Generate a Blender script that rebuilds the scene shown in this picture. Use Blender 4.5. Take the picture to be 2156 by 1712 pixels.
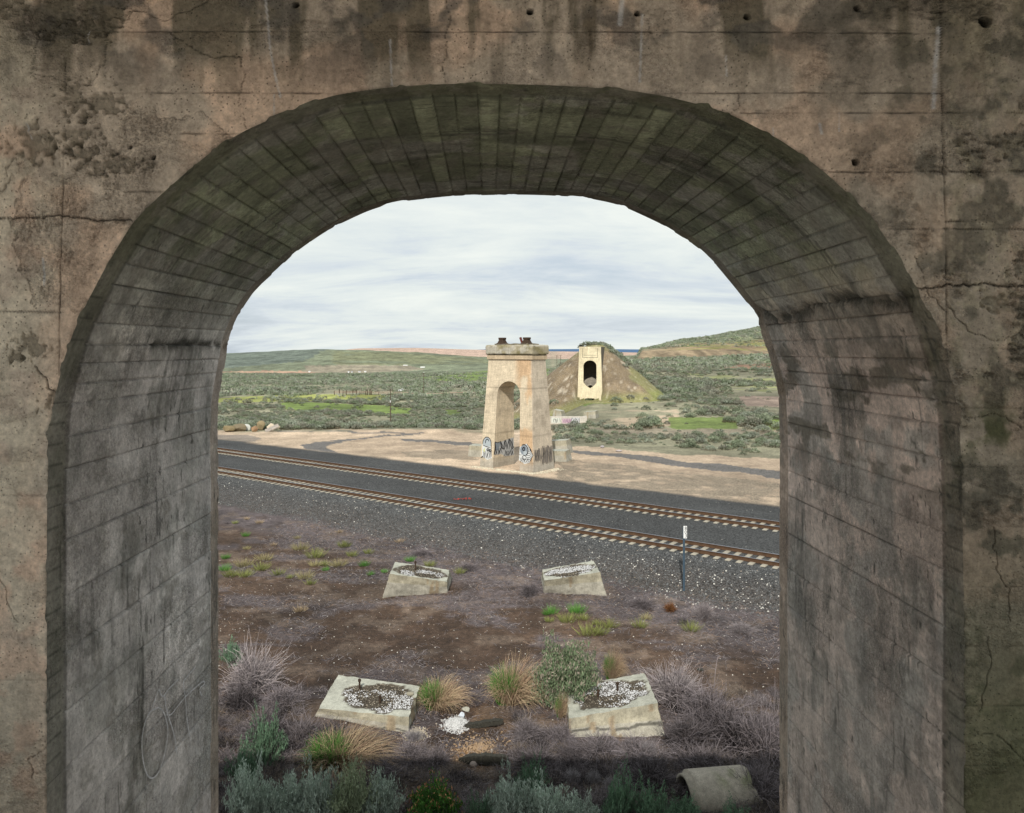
import bpy, math, random
import numpy as np
from mathutils import Vector, Matrix
random.seed(7)
rng = np.random.default_rng(7)
scene = bpy.context.scene
for o in list(bpy.data.objects): bpy.data.objects.remove(o)

# ------------------------------------------------------------------ camera, sky, sun, exposure
H = 10.7                      # camera height above the rail tops (rail tops are z = 0)
F, CX, CY = 1617.0, 1027.0, 737.0
cam_d = bpy.data.cameras.new('camera'); cam = bpy.data.objects.new('camera', cam_d)
scene.collection.objects.link(cam); scene.camera = cam
cam.location = (0, 0, H); cam.rotation_euler = (math.radians(90), 0, 0)
cam_d.sensor_width = 36; cam_d.lens = 36*F/2156
cam_d.shift_x = (1078-CX)/2156; cam_d.shift_y = -(856-CY)/2156
cam_d.clip_start = 0.05; cam_d.clip_end = 60000
SUN_EL = math.radians(40); SUN_AZ = math.atan2(-0.17, -0.985)
sd = Vector((math.sin(SUN_AZ)*math.cos(SUN_EL), math.cos(SUN_AZ)*math.cos(SUN_EL), math.sin(SUN_EL)))
world = bpy.data.worlds.new('World'); scene.world = world; world.use_nodes = True
wn, wl = world.node_tree.nodes, world.node_tree.links
wn.clear()
def wnode(t, **k):
    n = wn.new(t)
    for a, b in k.items(): setattr(n, a, b)
    return n
w_out = wnode('ShaderNodeOutputWorld')
sky = wnode('ShaderNodeTexSky', sky_type='NISHITA', sun_disc=False)
sky.sun_elevation = SUN_EL; sky.sun_rotation = SUN_AZ
sky.air_density = 1.0; sky.dust_density = 1.5
bg1 = wnode('ShaderNodeBackground'); bg1.inputs['Strength'].default_value = 0.1
wl.new(sky.outputs[0], bg1.inputs[0])
bg2 = wnode('ShaderNodeBackground'); bg2.inputs['Strength'].default_value = 0.93
tc = wnode('ShaderNodeTexCoord'); sx = wnode('ShaderNodeSeparateXYZ'); wl.new(tc.outputs['Generated'], sx.inputs[0])
def wm(op, a, b=None, clamp=False):
    n = wnode('ShaderNodeMath', operation=op, use_clamp=clamp)
    for i, q in enumerate((a, b)):
        if q is None: continue
        if isinstance(q, (int, float)): n.inputs[i].default_value = q
        else: wl.new(q, n.inputs[i])
    return n.outputs[0]
zz = wm('ADD', wm('MAXIMUM', sx.outputs[2], 0.0), 0.20)
cmb = wnode('ShaderNodeCombineXYZ')
wl.new(wm('DIVIDE', sx.outputs[0], zz), cmb.inputs[0]); wl.new(wm('DIVIDE', sx.outputs[1], zz), cmb.inputs[1])
def wnoise(scale, det, rough, off, dist=0.0, sc=(1, 1, 1)):
    mp = wnode('ShaderNodeMapping'); mp.inputs['Location'].default_value = off; mp.inputs['Scale'].default_value = sc
    wl.new(cmb.outputs[0], mp.inputs[0])
    n = wnode('ShaderNodeTexNoise'); n.inputs['Scale'].default_value = scale; n.inputs['Detail'].default_value = det
    n.inputs['Roughness'].default_value = rough; n.inputs['Distortion'].default_value = dist
    wl.new(mp.outputs[0], n.inputs['Vector']); return n.outputs[0]
n1 = wnoise(0.9, 9, 0.58, (3.1, 1.7, 0), 0.6, (0.75, 1.3, 1)); n2 = wnoise(2.6, 10, 0.66, (8.1, 4.2, 0), 0.5, (0.7, 1.2, 1))
cf = wm('ADD', wm('MULTIPLY', n1, 0.72), wm('MULTIPLY', n2, 0.28))
cr = wnode('ShaderNodeValToRGB')
wl.new(cf, cr.inputs[0])
el = cr.color_ramp.elements
el[0].position = 0.36; el[0].color = (0.50, 0.57, 0.65, 1)
el[1].position = 0.60; el[1].color = (0.82, 0.86, 0.82, 1)
e = el.new(0.45); e.color = (0.63, 0.69, 0.74, 1)
e = el.new(0.51); e.color = (0.72, 0.775, 0.77, 1)
wl.new(cr.outputs[0], bg2.inputs[0])
mr = wnode('ShaderNodeMapRange'); wl.new(cf, mr.inputs[0])
mr.inputs[1].default_value = 0.33; mr.inputs[2].default_value = 0.47; mr.inputs[3].default_value = 0.72; mr.inputs[4].default_value = 0.97
mx = wnode('ShaderNodeMixShader'); wl.new(mr.outputs[0], mx.inputs[0]); wl.new(bg1.outputs[0], mx.inputs[1]); wl.new(bg2.outputs[0], mx.inputs[2])
wl.new(mx.outputs[0], w_out.inputs[0])
sun_d = bpy.data.lights.new('sun', 'SUN'); sun_d.energy = 3.7; sun_d.angle = math.radians(0.6); sun_d.color = (1.0, 0.95, 0.87)
sun = bpy.data.objects.new('sun', sun_d); scene.collection.objects.link(sun)
sun.rotation_euler = sd.to_track_quat('Z', 'Y').to_euler(); sun.location = (-20, -60, 80)
scene.view_settings.view_transform = 'Standard'; scene.view_settings.look = 'None'
scene.view_settings.exposure = 0.22; scene.view_settings.gamma = 1.0; scene.view_settings.use_curve_mapping = False
scene.cycles.max_bounces = 8; scene.cycles.diffuse_bounces = 5

# ------------------------------------------------------------------ helpers
C = scene.collection
def lin(r, g, b):
    f = lambda c: (c/255/12.92) if c/255 <= 0.04045 else ((c/255+0.055)/1.055)**2.4
    return np.array([f(r), f(g), f(b)])
def tag(o, label=None, cat=None, group=None, kind=None):
    if label: o['label'] = label
    if cat: o['category'] = cat
    if group: o['group'] = group
    if kind: o['kind'] = kind
    return o
def empty(name, loc, rz=0):
    o = bpy.data.objects.new(name, None); C.objects.link(o); o.location = loc; o.rotation_euler = (0, 0, rz)
    o.empty_display_size = 0.3; return o
def mesh(name, V, Fc, col=None, attrs=None, smooth=False):
    me = bpy.data.meshes.new(name)
    V = np.asarray(V, dtype=np.float32)
    if isinstance(Fc, np.ndarray):
        n, k = Fc.shape
        me.vertices.add(len(V)); me.vertices.foreach_set('co', V.ravel())
        me.loops.add(n*k); me.loops.foreach_set('vertex_index', Fc.astype(np.int32).ravel())
        me.polygons.add(n); me.polygons.foreach_set('loop_start', np.arange(0, n*k, k, dtype=np.int32))
        me.update(calc_edges=True); me.validate()
    else:
        me.from_pydata([tuple(map(float, v)) for v in V], [], [tuple(f) for f in Fc]); me.update()
    if col is not None:
        a = me.attributes.new('Col', 'FLOAT_COLOR', 'POINT')
        c4 = np.ones((len(V), 4), dtype=np.float32); c4[:, :3] = col; a.data.foreach_set('color', c4.ravel())
    for k, v in (attrs or {}).items():
        a = me.attributes.new(k, 'FLOAT', 'POINT'); a.data.foreach_set('value', np.asarray(v, dtype=np.float32).ravel())
    if smooth: me.polygons.foreach_set('use_smooth', np.ones(len(me.polygons), dtype=bool))
    return me
def obj(name, me, mat, parent=None):
    if mat and not me.materials: me.materials.append(mat)
    o = bpy.data.objects.new(name, me); C.objects.link(o)
    if parent: o.parent = parent
    return o
def grid_faces(nr, nc, wrap=False):
    r = np.arange(nr-1)[:, None]; c = np.arange(nc if wrap else nc-1)[None, :]
    c2 = (c+1) % nc
    a = r*nc+c; b = r*nc+c2; d = (r+1)*nc+c; e2 = (r+1)*nc+c2
    return np.stack([a, b, e2, d], -1).reshape(-1, 4)
def hsh(ix, iy, s):
    h = (ix.astype(np.int64)*374761393 + iy.astype(np.int64)*668265263 + s*982451653) & 0x7fffffff
    h = ((h ^ (h >> 13))*1274126177) & 0x7fffffff
    h = h ^ (h >> 16)
    return (h & 0xffffff)/float(0xffffff)
def vn(x, y, s=0):
    x = np.asarray(x, float); y = np.asarray(y, float)
    ix = np.floor(x); iy = np.floor(y); fx = x-ix; fy = y-iy
    fx = fx*fx*(3-2*fx); fy = fy*fy*(3-2*fy)
    a = hsh(ix, iy, s); b = hsh(ix+1, iy, s); c = hsh(ix, iy+1, s); d = hsh(ix+1, iy+1, s)
    return (a*(1-fx)+b*fx)*(1-fy)+(c*(1-fx)+d*fx)*fy
def fbm(x, y, o=4, s=0, r=0.5):
    t = 0; amp = 1; tot = 0
    for i in range(o):
        t = t+amp*vn(x*2**i+17.3*i, y*2**i+9.1*i, s+i); tot += amp; amp *= r
    return t/tot
def sst(a, b, x):
    t = np.clip((x-a)/(b-a), 0, 1); return t*t*(3-2*t)
def inpoly(u, v, P):
    u = np.asarray(u); v = np.asarray(v); r = np.zeros(u.shape, bool); n = len(P)
    for i in range(n):
        x1, y1 = P[i]; x2, y2 = P[(i+1) % n]
        if y1 == y2: continue
        c = ((y1 > v) != (y2 > v)) & (u < (x2-x1)*(v-y1)/(y2-y1)+x1)
        r ^= c
    return r
def segdist(u, v, P, sv=1.0):
    """distance to a polyline, v distances scaled by sv; also the fraction along it"""
    best = np.full(np.shape(u), 1e9)
    for i in range(len(P)-1):
        x1, y1 = P[i]; x2, y2 = P[i+1]; y1 = y1*sv; y2 = y2*sv
        dx, dy = x2-x1, y2-y1; L = dx*dx+dy*dy+1e-9
        t = np.clip(((u-x1)*dx+(v*sv-y1)*dy)/L, 0, 1)
        best = np.minimum(best, np.hypot(u-x1-t*dx, v*sv-y1-t*dy))
    return best
def W(u, v, Y): return Vector(((u-CX)/F*Y, Y, H-(v-CY)/F*Y))
def G(u, v, z):
    Y = F*(H-z)/(v-CY); return Vector(((u-CX)/F*Y, Y, z))
def box_me(name, sx_, sy_, sz_, bev=0.0, col=None, seg=2):
    import bmesh
    bm = bmesh.new(); bmesh.ops.create_cube(bm, size=1)
    for v in bm.verts: v.co = Vector((v.co.x*sx_, v.co.y*sy_, (v.co.z+0.5)*sz_))
    if bev > 0: bmesh.ops.bevel(bm, geom=list(bm.edges), offset=bev, segments=seg, affect='EDGES', profile=0.5)
    me = bpy.data.meshes.new(name); bm.to_mesh(me); bm.free()
    return me
def tube(path, rad, k=8, cap=True):
    path = [Vector(p) for p in path]; V = []; Fc = []
    if isinstance(rad, (int, float)): rad = [rad]*len(path)
    for i, p in enumerate(path):
        d = (path[min(i+1, len(path)-1)]-path[max(i-1, 0)]).normalized()
        a = d.orthogonal().normalized(); b = d.cross(a)
        for j in range(k):
            t = 2*math.pi*j/k; V.append(p+a*math.cos(t)*rad[i]+b*math.sin(t)*rad[i])
    n = len(path)
    for i in range(n-1):
        for j in range(k): Fc.append((i*k+j, i*k+(j+1) % k, (i+1)*k+(j+1) % k, (i+1)*k+j))
    if cap: Fc.append(tuple(range(k))[::-1]); Fc.append(tuple((n-1)*k+j for j in range(k)))
    return [tuple(v) for v in V], Fc
def join(parts):
    V = []; Fc = []
    for v, f in parts:
        o = len(V); V += list(v); Fc += [tuple(i+o for i in q) for q in f]
    return V, Fc

# ------------------------------------------------------------------ materials
def mat(name):
    m = bpy.data.materials.new(name); m.use_nodes = True; nt = m.node_tree; nt.nodes.clear()
    out = nt.nodes.new('ShaderNodeOutputMaterial'); b = nt.nodes.new('ShaderNodeBsdfPrincipled')
    nt.links.new(b.outputs[0], out.inputs[0]); b.inputs['Roughness'].default_value = 0.9
    b.inputs['Specular IOR Level'].default_value = 0.25
    return m, nt, b
class N:
    def __init__(s, nt): s.nt = nt
    def n(s, t, **k):
        q = s.nt.nodes.new(t)
        for a, b in k.items(): setattr(q, a, b)
        return q
    def l(s, a, b): s.nt.links.new(a, b)
    def m(s, op, a, b=None, clamp=False):
        q = s.n('ShaderNodeMath', operation=op, use_clamp=clamp)
        for i, x in enumerate((a, b)):
            if x is None: continue
            if isinstance(x, (int, float)): q.inputs[i].default_value = x
            else: s.l(x, q.inputs[i])
        return q.outputs[0]
    def co(s, kind='Object', sc=(1, 1, 1)):
        t = s.n('ShaderNodeTexCoord'); mp = s.n('ShaderNodeMapping'); mp.inputs['Scale'].default_value = sc
        s.l(t.outputs[kind], mp.inputs[0]); return mp.outputs[0]
    def noise(s, co, scale, det=4, rough=0.6, dist=0):
        q = s.n('ShaderNodeTexNoise'); q.inputs['Scale'].default_value = scale; q.inputs['Detail'].default_value = det
        q.inputs['Roughness'].default_value = rough; q.inputs['Distortion'].default_value = dist
        s.l(co, q.inputs['Vector']); return q.outputs[0]
    def vor(s, co, scale, feat='F1'):
        q = s.n('ShaderNodeTexVoronoi', feature=feat); q.inputs['Scale'].default_value = scale
        s.l(co, q.inputs['Vector']); return q
    def rng(s, v, a, b, c, d):
        q = s.n('ShaderNodeMapRange'); s.l(v, q.inputs[0])
        for i, x in enumerate((a, b, c, d)): q.inputs[i+1].default_value = x
        return q.outputs[0]
    def mul(s, c, v):
        q = s.n('ShaderNodeVectorMath', operation='SCALE'); s.l(c, q.inputs[0]); s.l(v, q.inputs['Scale']) if not isinstance(v, (int, float)) else setattr(q.inputs['Scale'], 'default_value', v)
        return q.outputs[0]
    def mix(s, f, a, b):
        q = s.n('ShaderNodeMix', data_type='RGBA')
        if isinstance(f, (int, float)): q.inputs[0].default_value = f
        else: s.l(f, q.inputs[0])
        for i, x in ((6, a), (7, b)):
            if isinstance(x, (tuple, list)): q.inputs[i].default_value = (*x, 1)[:4]
            else: s.l(x, q.inputs[i])
        return q.outputs[2]
    def attr(s, nm):
        q = s.n('ShaderNodeAttribute', attribute_name=nm); return q
    def bump(s, h, strength, dist, b):
        q = s.n('ShaderNodeBump'); q.inputs['Strength'].default_value = strength; q.inputs['Distance'].default_value = dist
        s.l(h, q.inputs['Height']); s.l(q.outputs[0], b.inputs['Normal'])

def concrete(name, base=None, sc=1.0, pit=0.5, bd=0.006, contrast=0.35, streak=True, rough=False, boards=0.0):
    m, nt, b = mat(name); x = N(nt); co = x.co('Object')
    col = x.attr('Col').outputs[0] if base is None else None
    n1 = x.noise(co, 3.2*sc, 8, 0.68); n2 = x.noise(co, 38*sc, 5, 0.7); n3 = x.noise(co, 0.9*sc, 4, 0.6)
    v = x.vor(co, 48*sc)
    if base is not None:
        rgb = x.n('ShaderNodeRGB'); rgb.outputs[0].default_value = (*base, 1); col = rgb.outputs[0]
    f = x.m('MULTIPLY', x.rng(n1, 0.25, 0.75, 1-contrast, 1+contrast*0.8), x.m('MULTIPLY', x.rng(n2, 0.3, 0.7, 0.74, 1.26), x.rng(x.noise(co, 11*sc, 6, 0.75), 0.32, 0.68, 0.82, 1.18)))
    if streak:
        cs = x.co('Object', (7*sc, 7*sc, 0.5*sc)); ns = x.noise(cs, 1.0, 5, 0.65)
        f = x.m('MULTIPLY', f, x.rng(ns, 0.3, 0.7, 0.84, 1.1))
    f = x.m('MULTIPLY', f, x.rng(n3, 0.3, 0.7, 0.88, 1.1))
    pitm = x.m('MULTIPLY', x.rng(v.outputs['Distance'], 0.10, 0.22, 1.0, 0.0), x.rng(n1, 0.40, 0.58, 0.0, pit))
    f = x.m('MULTIPLY', f, x.m('SUBTRACT', 1.0, x.m('MULTIPLY', pitm, 0.6)))
    if boards:
        nh = x.noise(x.co('Object', (0.6, 0.6, 9)), 1.6, 4, 0.7); nv = x.noise(x.co('Object', (9, 9, 0.35)), 1.4, 4, 0.7)
        f = x.m('MULTIPLY', f, x.m('MULTIPLY', x.rng(nh, 0.3, 0.7, 1-boards, 1+boards), x.rng(nv, 0.3, 0.7, 1-boards*.8, 1+boards*.8)))
    if rough:
        ra = x.attr('rough').outputs['Fac']; va = x.vor(co, 85); vb = x.vor(co, 34); nr = x.noise(co, 60, 6, 0.8)
        rh = x.m('MULTIPLY', ra, x.m('ADD', x.m('MULTIPLY', va.outputs['Distance'], 0.8), x.m('ADD', x.m('MULTIPLY', vb.outputs['Distance'], 0.8), nr)))
        f = x.m('MULTIPLY', f, x.m('ADD', 1.0, x.m('MULTIPLY', ra, x.m('SUBTRACT', x.rng(nr, 0.35, 0.65, 0.68, 1.32), 1.0))))
    x.l(x.mul(col, f), b.inputs['Base Color'])
    h = x.m('SUBTRACT', x.m('ADD', x.m('MULTIPLY', n2, 0.6), x.m('MULTIPLY', n1, 1.2)), x.m('MULTIPLY', pitm, 0.8))
    if rough: h = x.m('SUBTRACT', h, x.m('MULTIPLY', rh, 1.6))
    x.bump(h, 0.8, bd, b); b.inputs['Roughness'].default_value = 0.93
    return m
def plain(name, rgb, rough=0.8, metal=0.0, var=0.25, sc=8, bump=0.0, col=False):
    m, nt, b = mat(name); x = N(nt); co = x.co('Object'); n1 = x.noise(co, sc, 6, 0.65)
    if col: c = x.attr('Col').outputs[0]
    else:
        q = x.n('ShaderNodeRGB'); q.outputs[0].default_value = (*rgb, 1); c = q.outputs[0]
    x.l(x.mul(c, x.rng(n1, 0.3, 0.7, 1-var, 1+var)), b.inputs['Base Color'])
    b.inputs['Roughness'].default_value = rough; b.inputs['Metallic'].default_value = metal
    if bump: x.bump(n1, 0.8, bump, b)
    return m
def foliage(name):
    m, nt, b = mat(name); x = N(nt); a = x.attr('Col').outputs[0]; oi = x.n('ShaderNodeObjectInfo')
    x.l(x.mul(a, x.rng(oi.outputs['Random'], 0, 1, 0.82, 1.2)), b.inputs['Base Color'])
    b.inputs['Roughness'].default_value = 0.85; b.inputs['Specular IOR Level'].default_value = 0.15
    return m
M_wall = concrete('weathered_concrete', pit=0.9, bd=0.012, contrast=0.3, rough=True)
M_jamb = concrete('boarded_concrete', pit=0.7, bd=0.009, contrast=0.30, streak=True, rough=True)
M_tower = concrete('sunlit_concrete', sc=0.8, pit=0.4, bd=0.014, contrast=0.18, boards=0.12)
M_block = concrete('footing_concrete', sc=1.0, pit=0.6, bd=0.01, contrast=0.22)
M_plainc = concrete('chamber_concrete', base=(0.33, 0.29, 0.25), pit=0.5)
M_leaf = foliage('shrub_foliage')
M_rust = plain('rusty_iron', (0.045, 0.028, 0.018), 0.85, 0.0, 0.5, 12, 0.004)
M_rail = plain('rusty_rail_side', (0.085, 0.048, 0.027), 0.7, 0.0, 0.3, 5)
M_railtop = plain('polished_rail_head', (0.30, 0.33, 0.38), 0.35, 0.85, 0.15, 3)
M_tie = plain('pale_concrete_tie', (0.34, 0.31, 0.25), 0.9, 0.0, 0.4, 3)
M_wood = plain('charred_timber', (0.035, 0.033, 0.026), 0.9, 0.0, 0.6, 20, 0.006)
M_pole = plain('weathered_pole_timber', (0.10, 0.075, 0.055), 0.9)
M_fence = plain('fence_timber', (0.075, 0.05, 0.036), 0.9, 0, 0.4, 2)
M_white = plain('white_paint', (0.72, 0.73, 0.72), 0.6, 0, 0.05)
M_black = plain('black_paint', (0.02, 0.02, 0.022), 0.6, 0, 0.1)
M_post = plain('blue_steel_post', (0.07, 0.11, 0.15), 0.5, 0.3, 0.2, 30)
M_chalk = plain('chalk_mark', (0.56, 0.56, 0.58), 0.95, 0, 0.4, 40)
M_red = plain('red_cloth', (0.36, 0.05, 0.035), 0.85, 0, 0.3, 12)
M_glass = plain('dark_window_glass', (0.02, 0.025, 0.03), 0.15, 0, 0.05)
M_stone = plain('stone_colours', None, 0.9, 0, 0.2, 14, 0.006, col=True)
M_paint = plain('spray_paint', None, 0.8, 0, 0.1, 10, col=True)

# ------------------------------------------------------------------ terrain height
CA, SA = 0.606, 0.795          # the tracks run along (-SA, CA); p = distance across them
P1, P2 = 40.45, 48.4
TAB_U = [200, 460, 670, 760, 870, 1010, 1160, 1240, 1340, 1352, 1450, 1640, 1900]
_L = {110: 901, 185: 890, 320: 834, 700: 789.5, 1050: 783}
TAB = {
 200: {**_L, 1500: 744, 2500: 750, 5000: 750}, 460: {**_L, 1500: 744, 2500: 749, 5000: 750},
 670: {**_L, 1500: 735, 2500: 742, 5000: 742}, 760: {**_L, 1500: 736.5, 2500: 745, 5000: 733.5},
 870: {**_L, 1500: 741, 2500: 752, 5000: 732.5},
 1010: {110: 901, 185: 889, 320: 832, 500: 803, 700: 788, 1050: 777, 1500: 751, 2500: 757, 5000: 736.5},
 1160: {110: 900, 185: 862, 320: 820, 500: 795, 700: 780, 1500: 765, 2500: 757, 5000: 740.5},
 1240: {110: 898, 152: 843, 250: 800, 400: 775, 700: 769, 1500: 764, 2500: 757, 5000: 741.5},
 1340: {110: 896, 152: 842, 250: 796, 350: 771, 450: 757, 700: 755, 1500: 752, 5000: 743.5},
 1352: {110: 896, 152: 842, 250: 796, 350: 770, 430: 756, 447: 740, 520: 735.5, 700: 737, 1500: 746, 5000: 748},
 1450: {110: 894, 152: 840, 250: 793, 350: 767, 430: 753, 450: 735, 520: 724, 700: 714.5, 1500: 726, 5000: 735},
 1640: {110: 890, 152: 836, 250: 790, 350: 764, 430: 749, 470: 733, 520: 719, 700: 684, 1500: 706, 5000: 725},
 1900: {110: 884, 152: 830, 250: 785, 350: 758, 430: 741, 470: 722, 520: 700, 700: 634, 1500: 680, 5000: 710}}
_yg = np.geomspace(110, 6000, 260)
_tz = []
for uu in TAB_U:
    ys = sorted(TAB[uu]); zs = [H-(TAB[uu][y]-CY)/F*y for y in ys]
    _tz.append(np.interp(np.log(_yg), np.log(ys), zs))
_tz = np.array(_tz)
def _sm(a, k):
    ker = np.hanning(k); ker /= ker.sum(); p = np.pad(a, (k//2, k//2), mode='edge'); return np.convolve(p, ker, mode='valid')
_tz = np.array([_sm(r, 5) for r in _tz])
def table_z(X, Y):
    Yc = np.clip(Y, 110, 6000); u = CX+F*X/np.maximum(Y, 1)
    u = np.clip(u, TAB_U[0], TAB_U[-1]); yi = (np.log(Yc)-math.log(110))/(math.log(6000)-math.log(110))*259
    i0 = np.clip(np.floor(yi).astype(int), 0, 258); fy = yi-i0
    j = np.clip(np.searchsorted(TAB_U, u, side='right')-1, 0, len(TAB_U)-2); TU = np.array(TAB_U, float)
    fx = (u-TU[j])/(TU[j+1]-TU[j]); fx = np.where(j == 8, fx, fx*fx*(3-2*fx)*0.5+fx*0.5)
    z = (_tz[j, i0]*(1-fy)+_tz[j, i0+1]*fy)*(1-fx)+(_tz[j+1, i0]*(1-fy)+_tz[j+1, i0+1]*fy)*fx
    near = -0.45
    t = sst(100, 112, Y)
    amp = np.interp(Y, [100, 150, 400, 1500, 5000], [0.05, 0.25, 0.6, 1.2, 1.0])
    return near*(1-t)+z*t+(fbm(X*0.05, Y*0.03, 4, 5)-0.5)*amp*2*t
def ground_z(X, Y):
    X = np.asarray(X, float); Y = np.asarray(Y, float)
    p = CA*X+SA*Y
    pn = p+(fbm(X*0.35, Y*0.35, 3, 11)-0.5)*0.7
    z = -1.1-0.5*sst(32, 16, p)+(fbm(X*0.5, Y*0.5, 4, 3)-0.5)*0.22
    bal = sst(33.9, 38.3, pn)
    z = z*(1-bal)+(-0.218)*bal
    z = z-0.16*sst(50.9, 52.6, pn)
    z = np.where(p > 38, z+(fbm(X*1.2, Y*1.2, 3, 8)-0.5)*0.05, z)
    t = sst(54, 64, p)
    z = z*(1-t)+table_z(X, Y)*t
    # low berm at the sand's far edge
    return z+0.45*np.exp(-((Y-104)/3.0)**2)*sst(-0.35, -0.1, X/np.maximum(Y, 1))*(1-sst(-0.05, 0.02, X/np.maximum(Y, 1)))*fbm(X*0.2, Y*0.2, 3, 2)*1.6
def gz(X, Y): return float(ground_z(np.array([X]), np.array([Y]))[0])
_ry = np.geomspace(17, 5500, 6000)
def hit(u, v):
    X = (u-CX)/F*_ry; z = H-(v-CY)/F*_ry; g = ground_z(X, _ry); k = np.argmax(z <= g)
    return Vector((X[k], _ry[k], g[k]))

# ------------------------------------------------------------------ ground sheet
ang = np.concatenate([np.linspace(-1.5, -0.46, 60, endpoint=False), np.linspace(-0.46, 0.46, 400), np.linspace(0.46, 1.5, 60)[1:]])
rows = [9.0]
while rows[-1] < 6200: rows.append(rows[-1]*(1.0072 if rows[-1] < 700 else 1.012))
rows = np.array(rows); nR, nC = len(rows), len(ang)
YY, AA = np.meshgrid(rows, ang, indexing='ij'); XX = AA*YY
ZZ = ground_z(XX, YY)
UU = CX+F*AA; VV = CY+F*(H-ZZ)/YY
jit = (fbm(XX*0.3, YY*0.3, 4, 21)-0.5)
# screen-independent noise used to roughen every zone's edge (in metres, then as view offsets)
ju = UU+jit*60*np.clip(25/YY, 0.15, 1.2)*2; jv = VV+jit*40*np.clip(25/YY, 0.08, 1.0)
P = CA*XX+SA*YY+jit*1.5
n_big = fbm(XX*0.12, YY*0.12, 5, 31); n_mid = fbm(XX*0.9, YY*0.9, 4, 41); n_far = fbm(XX*0.02, YY*0.02, 5, 51)
def mixc(c, new, w): return c*(1-w[..., None])+np.asarray(new)*w[..., None]
soil = lin(112, 91, 76)*0.56; litter = lin(132, 122, 124)*0.52; rock = lin(91, 92, 92)*0.62; sand = np.array([0.47, 0.365, 0.265])
browngr = np.array([0.235, 0.195, 0.145]); sagec = np.array([0.215, 0.205, 0.14]); green = np.array([0.155, 0.215, 0.055])
col = np.zeros(XX.shape+(3,))+soil
col = mixc(col, soil*0.72, sst(0.5, 0.7, fbm(XX*0.5, YY*0.5, 4, 61)))
lw = sst(0.50, 0.60, fbm(XX*0.35+3, YY*0.8, 5, 71))*0.75
lw = np.maximum(lw, 0.85*sst(29.0, 31.5, P)*(1-sst(34.2, 35.2, P)))
col = mixc(col, litter, lw)
rut = sst(0.035, 0.012, np.abs(fbm(XX*0.22+YY*0.1, YY*0.5, 4, 171)-0.5)); col = mixc(col, soil*0.5, rut*0.6*(P < 34)); col = mixc(col, np.array([0.20, 0.15, 0.115]), 0.5*sst(0.56, 0.66, fbm(XX*0.7, YY*1.2, 5, 172))*(P < 34))
ochre = np.exp(-(((UU-1000)/85)**2+((VV-1565)/45)**2))*1.3
col = mixc(col, np.array([0.30, 0.17, 0.075]), np.clip(ochre*sst(0.35, 0.6, n_mid), 0, 0.85))
bal = sst(34.0, 35.3, P)
balc = rock*(0.9+0.25*(fbm(XX*0.2, YY*0.2, 3, 81)[..., None]-0.5)*2)
browned = sst(38.6, 35.0, P)
col = mixc(col, balc, bal); col = mixc(col, np.array([0.085, 0.07, 0.06]), bal*browned*0.55)
spk = 0.03+0.14*bal*sst(0.0, 0.33, AA)*sst(39.5, 36.5, P)+0.05*bal*(P < 39)
grav = bal*1.0
after = sst(55.2, 56.6, P-1.2*sst(-0.12, -0.3, AA)*0)
sandc = sand*(0.9+0.2*n_mid[..., None])
col = mixc(col, sandc, after); grav = grav*(1-after*0.8); spk = spk*(1-after*0.7)
zone = after*(YY < 135)
def poly(P_, colr, k=1.0, g=None, ymin=50, ymax=9000, soft=None, base=None):
    global col, grav
    m = inpoly(ju, jv, P_)*(YY > ymin)*(YY < ymax)*k*(after if base is None else 1.0)
    if soft is not None: m = m*soft
    col = mixc(col, colr, m)
    if g is not None: grav = grav*(1-m)+g*m
dkg = lin(112, 112, 112)*0.72
poly([(1165, 962), (1250, 972), (1350, 984), (1480, 999), (1700, 1022), (1700, 1080), (1400, 1050), (1170, 1010)], browngr, 0.9, 0.8, soft=sst(0.25, 0.5, n_mid))
poly([(455, 917), (520, 917), (548, 922), (530, 927), (455, 930)], dkg*1.1, 0.6, 0.6)
poly([(840, 949), (920, 946), (1008, 952), (1008, 966), (930, 965), (850, 960)], browngr, 0.75, 0.6)
poly([(455, 955), (560, 958), (700, 972), (860, 990), (1010, 990), (1010, 1010), (455, 970)], dkg, 0.8, 0.7)
poly([(1199, 947), (1300, 953), (1400, 965), (1500, 976), (1700, 999), (1700, 1016), (1500, 989), (1400, 977), (1300, 963), (1199, 952)], dkg, 0.92, 0.8)
poly([(560, 904.5), (895, 911), (895, 914), (560, 907.5)], dkg, 0.85, 0.7)
poly([(844, 922.5), (900, 926), (1007, 935.5), (1007, 942), (900, 933), (844, 927)], dkg, 0.9, 0.7)
poly([(890, 912), (815, 915.5), (719, 926), (655, 931), (634, 938), (640, 944), (674, 956), (735, 966), (815, 975), (900, 985), (960, 990), (830, 969), (760, 961), (712, 953), (690, 944), (694, 936), (730, 930), (815, 919), (890, 914)], dkg, 0.92, 0.8)
# the plain beyond: sagebrush soil, grass, sand, field colours
far = sst(103, 108, YY+jit*10)*after
right = sst(0.07, 0.10, AA)
farR = np.clip(right*inpoly(ju, jv, [(1160, 700), (1160, 938), (1250, 939), (1400, 955), (1640, 968), (2600, 1000), (2600, 500)]), 0, 1)*after
sg = sagec*(0.8+0.5*n_big[..., None])
m = np.maximum(far*(1-right), farR); plain_m = m
col = mixc(col, sg, m); grav = grav*(1-m*0.8); spk = spk*(1-m)
def fpoly(P_, c, k=1.0, y0=100, y1=9000, thr=None):
    global col
    w = inpoly(ju, jv, P_)*(YY > y0)*(YY < y1)*k*plain_m
    if thr is not None: w = w*sst(thr, thr+0.15, n_far if y0 > 400 else n_big)
    col = mixc(col, c, w)
fpoly([(585, 849), (640, 846), (720, 850), (800, 853), (868, 860), (860, 873), (790, 870), (700, 868), (600, 862)], green*1.05, 0.95)
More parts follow.
